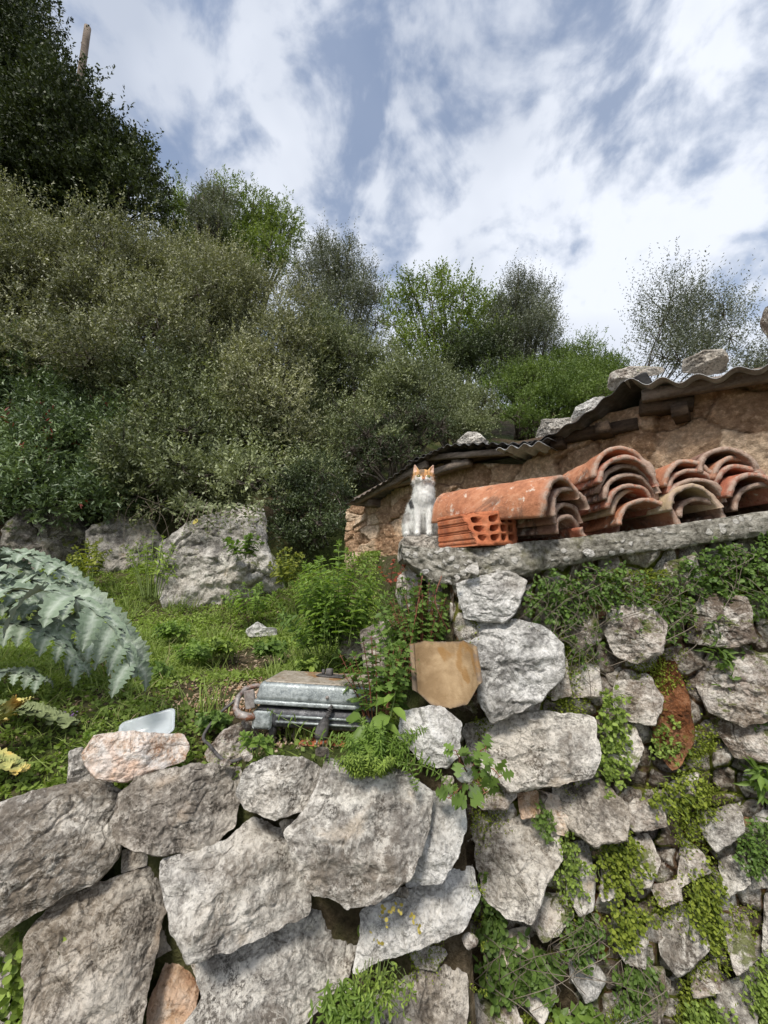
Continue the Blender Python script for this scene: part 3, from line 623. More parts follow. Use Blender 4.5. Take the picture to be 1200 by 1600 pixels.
# ================================================================ shed
WD = np.array((.725, -.689, 0)); BD = np.array((.689, .725, 0)); WO = np.array((-.32, 3.43, 0))   # wall direction, inward direction, left corner
def shed_pt(px, py, off=0.0):
    """point of pixel ray on the wall plane moved `off` towards the viewer"""
    r_ = ray(px, py); o = WO-BD*off; t = (o @ BD)/(r_ @ BD); return r_*t
def wallmat(name, cols, mort):
    n = NT(name); f = n.attr('tint'); a = n.noise(9, 7, .65, .4); b = n.noise(45, 7, .7); c = n.noise(150, 4, .7)
    base = n.ramp(n.math('ADD', n.math('MULTIPLY', f, .35), n.math('MULTIPLY', a, .7)), [(.36, cols[0]), (.52, cols[1]), (.70, cols[2])])
    base = n.mix(n.step(b, .35, .65, .55, 0), base, tuple(q*.35 for q in cols[0]))
    base = n.mix(n.step(b, .55, .7, 0, .5), base, tuple(min(1, q*1.25) for q in cols[2]))
    jt = n.attr('joint'); base = n.mix(n.math('MULTIPLY', jt, .8), base, mort)
    h = n.math('ADD', n.math('MULTIPLY', b, .8), n.math('MULTIPLY', c, .35))
    return n.fin(base, .95, n.bump(h, .02, 1), spec=.12)
M['shedwall'] = wallmat('shed_rubble', [(.36, .22, .13), (.62, .42, .27), (.78, .60, .43)], (.26, .16, .09))
shed = empty('stone_shed', tuple(WO+np.array((0, 0, .1))), 'low old stone shed with rusty corrugated roof behind the tiles', 'shed')
nu, nv = 400, 115; LEN = 4.2
us = np.linspace(0, LEN, nu); rgs = np.random.default_rng(11)
seeds = []; u_ = 0
while u_ < LEN:                                        # stones grow a little along the wall
    s_z = .10+.025*u_; z_ = -.1
    while z_ < 1.15: seeds.append((u_+rgs.uniform(-.05, .05), z_+rgs.uniform(-.35, .35)*s_z)); z_ += s_z*rgs.uniform(.8, 1.2)
    u_ += .15+.05*u_
seeds = np.array(seeds); st_ = rgs.random(len(seeds)); so_ = rgs.uniform(-.02, .02, len(seeds)); sg_ = rgs.uniform(-.25, .25, (len(seeds), 2))
def topz(u): return np.interp(u, [0, .5, 1.0, 1.6, 2.0, 2.6, 3.3], [.56, .74, .78, .66, .84, .82, .80])
U, Tt = np.meshgrid(us, np.linspace(0, 1, nv), indexing='ij'); Z = .05+(topz(U)-.05)*Tt
q = np.stack([U.ravel(), Z.ravel()], 1); wq = np.stack([q[:, 0], q[:, 1], q[:, 0]*0], 1)
qq = q+.07*np.stack([fbm(wq, 6, 1, 4), fbm(wq, 6, 2, 4)], 1)
D2 = (qq[:, None, 0]-seeds[None, :, 0])**2+((qq[:, None, 1]-seeds[None, :, 1])*1.35)**2
o2 = np.argsort(D2, 1)[:, :2]; d1 = np.sqrt(np.take_along_axis(D2, o2, 1)); e_ = d1[:, 1]-d1[:, 0]; cell = o2[:, 0]
rel = np.minimum(1, e_/.022)**.5*.018+.6*so_[cell]+((qq-seeds[cell])*sg_[cell]).sum(1)*.8+.012*np.round(3*fbm(wq, 9, 15, 3))/3
rel = rel+.012*fbm(wq, 14, 5, 4)+.006*fbm(wq, 60, 6, 3, .6, True)
Pf = WO+q[:, :1]*WD-rel[:, None]*BD; Pf[:, 2] = q[:, 1]
Bk = WO+q[:, :1]*WD+.45*BD; Bk[:, 2] = q[:, 1]; k = len(Pf)
# the left end of the wall turns the corner: displace it too
idx = np.arange(k).reshape(nu, nv); nb = 40
side = [Pf.reshape(nu, nv, 3)[0]]; 
for j in range(1, nb):
    s0 = Pf.reshape(nu, nv, 3)[0]+(Bk.reshape(nu, nv, 3)[0]-Pf.reshape(nu, nv, 3)[0])*j/(nb-1)
    side.append(s0-WD*(.03*fbm(s0, 9, 4, 3)+.015)[:, None])
sideV = np.array(side).reshape(-1, 3)
jt = np.clip(1-e_/.018, 0, 1)
mesh('wall', np.vstack([Pf, sideV, Bk]), [grid_faces(nu, nv), grid_faces(nb, nv)[:, ::-1]+k, grid_faces(nu, nv)[:, ::-1]+k+nb*nv,
     np.array([(idx[i, -1], idx[i+1, -1], idx[i+1, -1]+k+nb*nv, idx[i, -1]+k+nb*nv) for i in range(nu-1)])], M['shedwall'], shed,
     attrs={'tint': np.concatenate([st_[cell], fbm(sideV, 6, 3, 2)*.5+.5, st_[cell]]), 'joint': np.concatenate([jt, np.zeros(len(sideV)), jt])})
# timbers under the roof
def woodm(name, a, b):
    n = NT(name); f = n.noise(6, 7, .7, .3, stretch=(1, 1, 5)); g_ = n.noise(70, 5, .7)
    return n.fin(n.ramp(n.math('ADD', n.math('MULTIPLY', f, .7), n.math('MULTIPLY', g_, .3)), [(.35, a), (.65, b)]), .9, n.bump(n.math('ADD', f, g_), .01, .8), spec=.15)
M['wood'] = woodm('weathered_wood', (.10, .075, .06), (.33, .27, .22)); M['darkwood'] = woodm('dark_wood', (.03, .022, .018), (.13, .09, .06))
def timber(name, p0, p1, wd, ht, mat, par, seed=0):
    p0, p1 = np.array(p0), np.array(p1); L0 = np.linalg.norm(p1-p0); d = (p1-p0)/L0; s = nrm(np.cross(d, (0, 0, 1))); u = np.cross(s, d)
    n = max(6, int(L0/.03)); V = []
    for i in range(n):
        c = p0+(p1-p0)*i/(n-1)
        for a, b in ((-1, -1), (-.0, -1.03), (1, -1), (1.03, 0), (1, 1), (0, 1.03), (-1, 1), (-1.03, 0)): V.append(c+s*a*wd/2+u*b*ht/2)
    V = np.array(V); V += .006*np.stack([fbm(V+seed, 12, q, 3) for q in (1, 2, 3)], 1)
    return mesh(name, V, [grid_faces(n, 8).reshape(-1, 4) if False else np.array([(i*8+j, i*8+(j+1) % 8, (i+1)*8+(j+1) % 8, (i+1)*8+j) for i in range(n-1) for j in range(8)]), np.arange(8)[None, ::-1], ((n-1)*8+np.arange(8))[None]], mat, par, smooth=False)
sp = shed_pt
timber('roof_beam', sp(1004, 620, .10), sp(1800, 478, .10), .05, .055, M['wood'], shed, 1)
timber('roof_beam', sp(1000, 640, .04), sp(1085, 630, .02), .10, .07, M['darkwood'], shed, 2)
timber('roof_beam', sp(556, 783, .16), sp(668, 725, .16), .035, .05, M['wood'], shed, 3)
timber('roof_beam', sp(664, 716, .14), sp(800, 706, .12), .04, .035, M['wood'], shed, 4)
timber('roof_beam', sp(600, 762, .10), sp(735, 722, .10), .06, .04, M['wood'], shed, 5)
timber('roof_beam', sp(700, 722, .02), sp(1000, 665, .0), .10, .06, M['darkwood'], shed, 6)
for i, (x, y) in enumerate(((626, 748), (712, 722), (574, 785), (868, 690), (940, 668), (1060, 640))):
    p = sp(x, y, .12); timber('rafter_end', p, p+BD*.5+np.array((0, 0, .01)), .06, .06, M['darkwood' if i > 2 else 'wood'], shed, 10+i)
# corrugated sheets
def metal(name, a, b, c):
    n = NT(name); f = n.noise(9, 7, .65, .4); g_ = n.noise(60, 5, .7)
    base = n.ramp(n.math('ADD', n.math('MULTIPLY', f, .6), n.math('MULTIPLY', g_, .4)), [(.36, a), (.5, b), (.62, c)])
    return n.fin(base, n.step(g_, .4, .6, .5, .85), n.bump(g_, .004, .6), Metallic=.25, spec=.4)
M['sheet'] = metal('aged_tin', (.045, .04, .036), (.12, .115, .11), (.24, .235, .23)); M['palesheet'] = metal('pale_tin', (.25, .25, .25), (.48, .48, .48), (.62, .62, .62))
def sheet(pts, depth, amp, wl, slope, mat, seed=0, off=.16, flap=0):
    """pts: pixel polyline of the front edge"""
    E = np.array([sp(x, y, off) for x, y in pts]); dd = np.r_[0, np.cumsum(np.linalg.norm(np.diff(E, axis=0), axis=1))]
    n = max(30, int(dd[-1]/wl*14)); t = np.linspace(0, dd[-1], n); c = np.stack([np.interp(t, dd, E[:, q]) for q in range(3)], 1)
    for _ in range(6): c[1:-1, 2] = (c[:-2, 2]+c[2:, 2]+2*c[1:-1, 2])/4
    m = 14; V = []
    nz = .012*vnoise(np.stack([t*4, t*0+seed, t*0], 1), 3)
    for th in (0, -.0025):
        for i in range(n):
            for j in range(m):
                s = j/(m-1)*depth; q = c[i]+BD*s; z = c[i, 2]+slope*s+amp*math.sin(2*math.pi*t[i]/wl)+th+nz[i]*(1-j/m)
                V.append((q[0], q[1], z))
    V = np.array(V); V[:, 2] += .006*fbm(V*np.array((1, 1, 0)), 6, seed, 3)
    k = n*m; F1 = grid_faces(n, m); idx = np.arange(k).reshape(n, m); sd_ = []
    for row in (idx[0], idx[-1], idx[:, 0], idx[:, -1]): sd_ += [(row[q], row[q+1], row[q+1]+k, row[q]+k) for q in range(len(row)-1)]
    return mesh('roof_sheet', V, [F1, F1[:, ::-1]+k, np.array(sd_)], mat, shed)
sheet([(540, 790), (600, 752), (645, 722), (690, 699)], 1.3, .006, .06, .05, M['sheet'], 1, .22)
sheet([(636, 722), (700, 694), (760, 691), (835, 690), (862, 686)], 1.2, .008, .065, .06, M['sheet'], 2, .20)
sheet([(775, 706), (850, 692)], .35, .011, .075, .05, M['palesheet'], 3, .24)
sheet([(820, 692), (862, 678), (905, 655), (950, 622), (985, 592), (1010, 583)], 1.2, .007, .10, .02, M['sheet'], 4, .19)
sheet([(975, 592), (1060, 592), (1130, 582), (1210, 563), (1340, 540), (1700, 452), (1900, 395)], 1.2, .016, .125, .05, M['palesheet'], 5, .20)
# stones that weigh the roof down
def roofstone(poly, px, py, off, mt, seed, label, **k):
    p = sp(px, py, off); return rock('stone', poly, p[1], M[mt], seed=seed, nphi=90, ns=30, p=2.8, amp=1.2, label=label, cat='stone', **k)
roofstone([(712,690),(730,674),(745,674),(766,690),(764,694),(714,694)], 740, 685, .0, 'lime', 71, 'small pale stone on the roof, leftmost of the stones weighing it down', thick=.8)
roofstone([(836,684),(845,655),(893,652),(898,668),(862,682),(840,690)], 866, 670, .0, 'lime', 72, 'flat grey slab stone on the dipping part of the tin roof', thick=.8)
roofstone([(885,668),(898,636),(930,620),(948,618),(938,634),(905,660)], 912, 645, .0, 'white', 73, 'slanting pale stone on the roof between the flat slab and the rough topped one', thick=.8)
roofstone([(946,606),(950,582),(985,571),(1040,572),(1042,584),(1000,590),(972,604),(955,614)], 985, 590, .04, 'mossy', 74, 'long rough pale stone on the roof above the dark sagging sheet', thick=.8)
roofstone([(1064,582),(1066,562),(1100,545),(1132,545),(1140,560),(1136,582),(1100,588)], 1100, 570, .04, 'brownlime', 75, 'brown blocky stone on the roof in front of the thin olive tree', thick=.8)
roofstone([(1186,507),(1196,478),(1240,470),(1260,540),(1250,572),(1215,570),(1200,530)], 1210, 520, .1, 'mossy', 76, 'tall dark stone on the roof at the right edge of the picture', thick=.8)

# ================================================================ clay roof tiles
def claym(name, a, b, c, soot=.3):
    n = NT(name); f = n.noise(7, 7, .65, .5); g_ = n.noise(50, 6, .7); k = n.noise(180, 4, .7)
    base = n.ramp(n.math('ADD', n.math('MULTIPLY', f, .6), n.math('MULTIPLY', g_, .4)), [(.36, a), (.5, b), (.66, c)])
    w_ = n.math('MULTIPLY', n.step(n.noise(16, 6, .7, .7), .55, .61), n.step(g_, .45, .6)); base = n.mix(n.math('MULTIPLY', w_, .9), base, (.70, .62, .52))
    s_ = n.math('MULTIPLY', n.step(n.noise(8, 6, .7, .5), .52, .66), soot*2); base = n.mix(s_, base, (.06, .045, .04))
    # worn crusted ends
    ed = n.attr('edge'); base = n.mix(n.math('MULTIPLY', ed, n.step(g_, .38, .55, .25, .9)), base, n.mix(k, (.26, .17, .13), (.58, .46, .37)))
    return n.fin(base, .88, n.bump(n.math('ADD', n.math('MULTIPLY', g_, .7), n.math('MULTIPLY', k, .4)), .006, 1), spec=.2)
M['clay'] = claym('orange_clay', (.30, .12, .065), (.50, .215, .115), (.62, .34, .21), .32)
M['redclay'] = claym('red_clay', (.25, .075, .045), (.44, .155, .09), (.56, .27, .17), .4)
M['darkclay'] = claym('dark_clay', (.13, .075, .055), (.30, .17, .12), (.46, .31, .23), .45)
M['creamclay'] = claym('cream_clay', (.36, .25, .15), (.58, .45, .28), (.70, .60, .42), .15)
def tile_mesh(origin, yaw, pitch, roll, r0=.10, r1=.085, L0=.44, th=.0135, seed=0, arc=168, flip=False):
    """half-round tapered tile; front (wide) end at origin, axis runs back"""
    na, nl = 34, 44; V = []; E = []
    R_ = rotm(z=yaw) @ rotm(x=pitch) @ rotm(y=roll)
    a0 = R((180-arc)/2); A = np.linspace(a0, math.pi-a0, na)
    for layer in (0, 1):
        for j in range(nl):
            t = j/(nl-1); r_ = (r0+(r1-r0)*t)-layer*th
            for a in A: V.append((r_*math.cos(a), t*L0, r_*math.sin(a)*.98)); E.append(max(0, 1-t/.035, 1-(1-t)/.02, (.3 if layer else 0)))
    V = np.array(V); E = np.array(E); q = V+seed*5.7
    n1 = fbm(q, 8, seed, 3); V += nrm(V*np.array((1, 0, 1)))*(.008*n1+.0026*fbm(q, 45, seed+2, 3))[:, None]
    # chipped ends
    ch = fbm(np.stack([V[:, 0]*1, V[:, 2]*1, V[:, 0]*0+seed], 1), 16, seed+5, 4, .6); V[:, 1] += np.where(V[:, 1] < .03, .018*ch, 0)+np.where(V[:, 1] > L0-.03, .015*ch, 0)
    if flip: V[:, 2] *= -1
    V = V @ R_.T+np.array(origin); k = na*nl; idx = np.arange(k).reshape(nl, na); F1 = grid_faces(nl, na); sd_ = []
    for row in (idx[0], idx[-1], idx[:, 0], idx[:, -1]): sd_ += [(row[q], row[q+1], row[q+1]+k, row[q]+k) for q in range(len(row)-1)]
    return V, [F1, F1[:, ::-1]+k, np.array(sd_)], E
def tile(px, py, Y, yaw, mt, label, pitch=0, roll=0, seed=0, **k):
    """px,py: middle of the line joining the two feet of the front arch"""
    rj = np.random.default_rng(seed+50); yaw += rj.uniform(-3.5, 3.5); roll += rj.uniform(-4, 4); Y += rj.uniform(-.022, .022); px += rj.uniform(-5, 5)
    o = at(px, py, Y); V, Fc, E = tile_mesh(o, R(yaw), R(pitch), R(roll), seed=seed, **k)
    ob = mesh('roof_tile', V, Fc, M[mt], origin=o, attrs={'edge': np.clip(E, 0, 1)})
    return tag(ob, label, 'roof tile', 'stacked clay roof tiles on the wall')
ordn = ['bottom', 'second from the bottom', 'middle', 'second from the top', 'top']
# stack 1 (leftmost), seen mostly from the side
S1 = [(892, 838, 1.24, 33, 'darkclay', dict(r0=.072, L0=.40)), (893, 822, 1.22, 34, 'darkclay', dict(r0=.078, L0=.42, roll=-6)), (889, 806, 1.20, 35, 'darkclay', dict(r0=.096, L0=.44, roll=-14, pitch=3)), (879, 796, 1.175, 36, 'clay', dict(r0=.106, r1=.10, L0=.48, roll=-22, pitch=4, arc=172, th=.016))]
n4 = ['bottom', 'second from the bottom', 'second from the top', 'top']
d1_ = ['small dark arched', 'brown thin', 'grey crusted', 'large bright orange']
for i, (x, y, Y, yw, mt, kw) in enumerate(S1): tile(x, y, Y, yw, mt, f'{d1_[i]} clay roof tile, {n4[i]} of the leftmost stack', seed=i+1, **kw)
S2 = [(1015, 827, 1.19, 3, 'clay', dict(r0=.098, L0=.40)), (1003, 812, 1.22, 8, 'creamclay', dict(r0=.108, L0=.42)), (990, 802, 1.22, 6, 'redclay', dict(r0=.095, L0=.42)), (990, 786, 1.22, 5, 'darkclay', dict(r0=.098, L0=.42)), (986, 775, 1.21, 5, 'darkclay', dict(r0=.10, L0=.42)), (982, 762, 1.20, 4, 'redclay', dict(r0=.104, r1=.09, L0=.45)), (978, 750, 1.195, 4, 'clay', dict(r0=.108, r1=.09, L0=.46))]
n7 = ['bottom', 'second from the bottom', 'third from the bottom', 'middle', 'third from the top', 'second from the top', 'top']
d7 = ['orange arched', 'pale cream', 'red', 'dark brown', 'grey crusted', 'brick red', 'sunlit orange']
for i, (x, y, Y, yw, mt, kw) in enumerate(S2): tile(x, y, Y, yw, mt, f'{d7[i]} clay tile, {n7[i]} of second stack from left', seed=i+11, **kw)
S3 = [(1095, 812, 1.19, 0, 'darkclay', dict(r0=.075, L0=.38)), (1092, 800, 1.19, 2, 'creamclay', dict(r0=.088, L0=.40)), (1088, 790, 1.195, 2, 'darkclay', dict(r0=.088, L0=.40)), (1084, 776, 1.195, 3, 'redclay', dict(r0=.09, L0=.40)), (1079, 763, 1.19, 4, 'clay', dict(r0=.094, L0=.42))]
d5 = ['small dark', 'cream edged', 'brown', 'dark red', 'orange']
for i, (x, y, Y, yw, mt, kw) in enumerate(S3): tile(x, y, Y, yw, mt, f'{d5[i]} clay roof tile, {ordn[i]} of the third stack from the left', seed=i+21, **kw)
S4 = [(1195, 800, 1.17, -3, 'darkclay', dict(r0=.095, L0=.40)), (1178, 784, 1.18, 0, 'redclay', dict(r0=.095, L0=.40)), (1163, 768, 1.185, 1, 'redclay', dict(r0=.092, L0=.40)), (1152, 756, 1.19, 2, 'clay', dict(r0=.092, L0=.42)), (1140, 742, 1.19, 3, 'darkclay', dict(r0=.092, L0=.44))]
for i, (x, y, Y, yw, mt, kw) in enumerate(S4): tile(x, y, Y, yw, mt, f"{['wide dark', 'red', 'weathered red', 'orange', 'tan topped'][i]} clay roof tile, {ordn[i]} of the rightmost stack", seed=i+31, **kw)
# shadowed troughs between the stacks
V, Fc, E = tile_mesh(at(938, 812, 1.27), R(28), 0, R(-12), r0=.105, L0=.38, seed=41, flip=True); tag(mesh('roof_tile', V, Fc, M['redclay'], origin=at(938, 835, 1.27), attrs={'edge': np.clip(E, 0, 1)}), 'dark red roof tile lying hollow side up between the first and second stacks', 'roof tile')
V, Fc, E = tile_mesh(at(1150, 802, 1.24), R(12), 0, 0, r0=.085, L0=.36, seed=42, flip=True); tag(mesh('roof_tile', V, Fc, M['darkclay'], origin=at(1150, 818, 1.24), attrs={'edge': np.clip(E, 0, 1)}), 'brown roof tile lying hollow side up between the third and rightmost stacks', 'roof tile')

# ================================================================ hollow brick
def brick():
    W_, Hh, L_ = .150, .108, .215
    b = MB(); cols, rows_ = 4, 3; ed = .010
    nx_, nz_ = 97, 70
    # front face with rounded holes: an extruded grid with hole cells left out, plus hole walls
    cw, ch = (W_-2*ed)/cols, (Hh-2*ed)/rows_; wl = .006; n = 20
    holes = []
    for i in range(cols):
        for j in range(rows_):
            holes.append((-W_/2+ed+cw*(i+.5), ed+ch*(j+.5), cw/2-wl*.6, ch/2-wl*.6))
    V = []; F4 = []
    def ringpt(cx_, cz_, a_, b_, k):
        a = 2*math.pi*k/n+math.pi/4; c_, s_ = math.cos(a), math.sin(a); p = 3.4
        r_ = (abs(c_)**p+abs(s_)**p)**(-1/p); return cx_+a_*r_*c_, cz_+b_*r_*s_
    rg = np.random.default_rng(3)
    for (cx_, cz_, a_, b_) in holes:
        # cell rectangle ring -> hole ring -> deep ring
        base = len(V)
        X0, X1, Z0, Z1 = cx_-cw/2, cx_+cw/2, cz_-ch/2, cz_+ch/2
        jig = rg.uniform(.9, 1.05, 2)
        for k in range(n):
            a = 2*math.pi*k/n+math.pi/4; c_, s_ = math.cos(a), math.sin(a); m_ = max(abs(c_), abs(s_)); V.append((cx_+cw/2*c_/m_, 0, cz_+ch/2*s_/m_))
        for dep in (0, .002, L_-.0): 
            for k in range(n):
                x_, z_ = ringpt(cx_, cz_, a_*jig[0]*(1 if dep else 1.04), b_*jig[1]*(1 if dep else 1.04), k); V.append((x_, dep, z_))
        for q in range(3):
            for k in range(n): F4.append((base+q*n+k, base+q*n+(k+1) % n, base+(q+1)*n+(k+1) % n, base+(q+1)*n+k))
    # back face cells
        bb = len(V)
        for k in range(n):
            a = 2*math.pi*k/n+math.pi/4; c_, s_ = math.cos(a), math.sin(a); m_ = max(abs(c_), abs(s_)); V.append((cx_+cw/2*c_/m_, L_, cz_+ch/2*s_/m_))
        for k in range(n): F4.append((base+3*n+k, base+3*n+(k+1) % n, bb+(k+1) % n, bb+k))
    # outer shell: a ribbed profile swept along the length
    prof = []
    def seg(p0, p1, ribs):
        p0, p1 = np.array(p0), np.array(p1); d = (p1-p0); L1 = np.linalg.norm(d); d = d/L1; nn = np.array((d[1], -d[0])); m_ = 60
        for k in range(m_):
            t = k/m_; off = 0
            for r_ in ribs:
                if abs(t-r_) < .022: off = -.0035
            q = p0+d*L1*t+nn*off; prof.append((q[0], q[1]))
    h_ = W_/2
    rb = (.12, .30, .36, .55, .61, .80, .93)
    seg((-h_, 0), (h_, 0), ()); seg((h_, 0), (h_, Hh), rb); seg((h_, Hh), (-h_, Hh), rb); seg((-h_, Hh), (-h_, 0), rb)
    m_ = len(prof); nl = 24; base = len(V)
    for j in range(nl):
        for x_, z_ in prof: V.append((x_, L_*j/(nl-1), z_))
    for j in range(nl-1):
        for k in range(m_): F4.append((base+j*m_+k, base+(j+1)*m_+k, base+(j+1)*m_+(k+1) % m_, base+j*m_+(k+1) % m_))
    # rims
    for y0, yb in ((0, 0), (L_, nl-1)):
        i0 = len(V)
        for x_, z_ in prof:
            V.append((max(-h_+ed, min(h_-ed, x_)), y0, max(ed, min(Hh-ed, z_))))
        for k in range(m_): F4.append((base+yb*m_+k, base+yb*m_+(k+1) % m_, i0+(k+1) % m_, i0+k))
    V = np.array(V)
    # broken left front corner: the front cuts back obliquely on the left
    t = np.clip((-.012-V[:, 0])/.063, 0, 1)*np.clip(1.15-V[:, 2]/Hh*-.0-.25*(1-V[:, 2]/Hh), 0, 1.2)
    cut = .085*t*(.35+.65*V[:, 2]/Hh)
    V[:, 1] = np.maximum(V[:, 1], cut+.004*vnoise(V*70, 2)*(t > 0))
    V += .0012*np.stack([fbm(V, 60, q, 3) for q in (1, 2, 3)], 1)
    return V, np.array(F4)
bm_ = (lambda n: n.fin(n.mix(n.step(n.noise(30, 6, .7), .5, .62, 0, .5), n.ramp(n.noise(12, 7, .7, .4), [(.36, (.34, .105, .05)), (.5, (.50, .17, .08)), (.66, (.60, .27, .15))]), (.30, .13, .08)), .9, n.bump(n.noise(120, 6, .7), .004, .8), spec=.15))(NT('hollow_brick_clay'))
V, F4 = brick(); o = at(783, 852, 1.225); Rb = rotm(z=R(30), y=R(-2)); V = V @ Rb.T+o
bk = mesh('hollow_brick', V, F4, bm_, smooth=False, origin=o); tag(bk, 'orange hollow clay brick with ribbed side and a broken corner beside the cat', 'brick')

# ================================================================ ochre broken tile leaning by the wall
n = NT('ochre_clay'); f = n.noise(9, 5, .6, .3); wet = n.step(n.noise(5.0, 4, .5, .3), .50, .52)
base = n.ramp(f, [(.40, (.25, .165, .085)), (.60, (.43, .31, .18))]); base = n.mix(n.math('MULTIPLY', wet, .75), base, (.26, .14, .045))
base = n.mix(n.math('MULTIPLY', n.attr('edge'), n.step(n.noise(40, 5, .7), .40, .6, .2, .9)), base, (.17, .13, .10))
M['ochre'] = n.fin(base, .8, n.bump(n.noise(90, 5, .7), .004, .7), spec=.25)
na, nl = 60, 50; V = []; E = []
for layer in (0, 1):
    for j in range(nl):
        for i in range(na):
            a = -1+2*i/(na-1); t = j/(nl-1); r_ = .095-layer*.012
            ang = a*R(62); V.append((r_*math.sin(ang)*1.02, -r_*math.cos(ang)+r_, t)); E.append(max(0, 1-t/.06, 1-(1-t)/.05, 1-(1-abs(a))/.06))
V = np.array(V); V[:, 0] *= 1.08; x_ = V[:, 0]/.085
zlo = np.interp(x_, [-1, -.55, 0, .55, 1], [.042, .010, 0, .006, .050]); zhi = np.interp(x_, [-1.1, -.6, 0, .7, 1.1], [.160, .182, .180, .174, .140])
V[:, 2] = zlo+(zhi-zlo)*V[:, 2]; V[:, 2] += .003*fbm(V, 40, 3, 3); V[:, 1] = -V[:, 1]; V[:, 1] *= -1
V[:, 1] = np.where(True, -V[:, 1], 0)   # hollow side towards the viewer
V[:, 1] += .002*fbm(V, 25, 5, 3)
Rt = rotm(z=R(-10)) @ rotm(x=R(-28)) @ rotm(y=R(-6)); o = at(703, 1108, 1.12); V = V @ Rt.T+o
k = na*nl; idx = np.arange(k).reshape(nl, na); F1 = grid_faces(nl, na); sd_ = []
for row in (idx[0], idx[-1], idx[:, 0], idx[:, -1]): sd_ += [(row[q], row[q+1], row[q+1]+k, row[q]+k) for q in range(len(row)-1)]
tag(mesh('roof_tile', V, [F1, F1[:, ::-1]+k, np.array(sd_)], M['ochre'], origin=o, attrs={'edge': np.clip(E, 0, 1)}), 'ochre broken tile with a damp stain, leaning hollow side out against the big white stone', 'roof tile')

# ================================================================ old electric grill
def gmetal(name, a, b, c, rust=.3, met=.6, rc=(.30, .12, .05)):
    n = NT(name); f = n.noise(14, 7, .7, .3); g_ = n.noise(90, 5, .7)
    base = n.ramp(n.math('ADD', n.math('MULTIPLY', f, .6), n.math('MULTIPLY', g_, .4)), [(.36, a), (.5, b), (.64, c)])
    r_ = n.step(n.noise(11, 7, .7, .4), .62-.25*rust, .70-.2*rust); base = n.mix(r_, base, n.mix(g_, tuple(q*.4 for q in rc), rc))
    m_ = n.math('MULTIPLY', n.math('SUBTRACT', 1, r_), met)
    return n.fin(base, n.step(g_, .4, .6, .32, .7), n.bump(g_, .003, .7), Metallic=m_, spec=.5)
M['galv'] = gmetal('dull_zinc', (.20, .22, .22), (.36, .39, .385), (.52, .55, .54), .12, .55)
M['rusttop'] = gmetal('rusty_lid_top', (.24, .19, .14), (.40, .34, .27), (.52, .47, .40), .45, .2, (.40, .22, .10))
M['basem'] = gmetal('dark_enamel', (.03, .03, .033), (.085, .085, .09), (.26, .26, .27), .12, .4)
M['rustwire'] = gmetal('rusty_wire', (.14, .11, .10), (.28, .25, .23), (.46, .43, .40), .45, .3, (.30, .11, .05))
M['blackp'] = (lambda n: n.fin(n.ramp(n.noise(30, 6, .7), [(.4, (.035, .033, .032)), (.62, (.13, .12, .115))]), .6, n.bump(n.noise(80, 4), .003, .5)))(NT('black_plastic'))
M['pin'] = (lambda n: n.fin((.55, .52, .45), .35, Metallic=.9))(NT('plug_pin'))
GO = at(488, 1153, 1.18); GZ = rotm(z=R(-4), y=R(2.0), x=R(-3.5))
gr = empty('electric_grill', tuple(GO), 'old rusty electric table grill with zinc lid and hanging plug', 'grill')
def G(p): return (np.atleast_2d(np.array(p, float)) @ GZ.T+GO)
def gbuild(mb, name, mat, par=gr, smooth=True, **k):
    mb.V = [v @ GZ.T+GO for v in mb.V]; return mb.build(name, mat, par, smooth, **k)
b = MB(); b.box((0, .10, .044), (.345, .20, .052), None, 1.02, .016); base_ = gbuild(b, 'base', M['basem'], smooth=False)
b = MB(); b.box((.03, -.004, .052), (.27, .008, .006)); b.box((.03, -.004, .037), (.27, .008, .005)); gbuild(b, 'trim_strip', M['galv'], smooth=False)
b = MB(); b.box((-.145, -.001, .040), (.055, .016, .048), None, 1, .007); gbuild(b, 'base_corner_plate', M['galv'], smooth=False)
b = MB(); b.box((0, .10, .0835), (.352, .21, .012), None, 1.0, .004); gbuild(b, 'seam', M['galv'], smooth=False, noise=.0008)
b = MB(); b.box((0, .10, .112), (.350, .205, .046), None, .95, .010); lid = gbuild(b, 'lid', M['galv'], smooth=False)
b = MB(); b.box((0, .10, .1365), (.305, .172, .004), None, 1, .0018); gbuild(b, 'lid_top', M['rusttop'], lid)
b = MB(); b.tube([(.035, -.006, .106), (.035, .002, .106)], .0045, 10); gbuild(b, 'rivet', M['rustwire'], lid)
b = MB(); b.box((.02, .12, .1415), (.088, .040, .004), rotm(z=R(-8)), 1, .0018); hp = gbuild(b, 'handle_plate', M['blackp'])
b = MB(); b.box((.013, .12, .153), (.024, .020, .020), rotm(z=R(-8)), .9, .004); b.box((-.008, .128, .151), (.01, .01, .014), None, .9, .002); gbuild(b, 'handle_stub', M['blackp'], hp)
b = MB(); b.box((.175, .20, .118), (.055, .02, .030), rotm(z=R(-20)), 1, .004); gbuild(b, 'hinge_block', M['blackp'])
b = MB()
b.tube([(-.165, .055, .112), (-.19, .05, .116), (-.216, .035, .110), (-.226, .01, .090), (-.224, -.006, .064), (-.210, -.010, .050), (-.188, -.008, .044), (-.165, .0, .044)], [.005, .007, .0075, .0075, .008, .011, .012, .009], 10)
gbuild(b, 'side_handle', M['rustwire'], noise=.0015)
b = MB(); b.box((-.192, .012, .086), (.030, .012, .050), rotm(y=R(-14)), 1, .003); gbuild(b, 'handle_bracket', M['rustwire'], noise=.001)
for x in (-.12, .13):
    b = MB(); b.tube([(x, .02, .02), (x, .02, -.008)], [.012, .010], 12); gbuild(b, 'foot', M['blackp'])
    b = MB(); b.tube([(x, .2, .02), (x, .2, -.008)], [.012, .010], 12); gbuild(b, 'foot', M['blackp'])
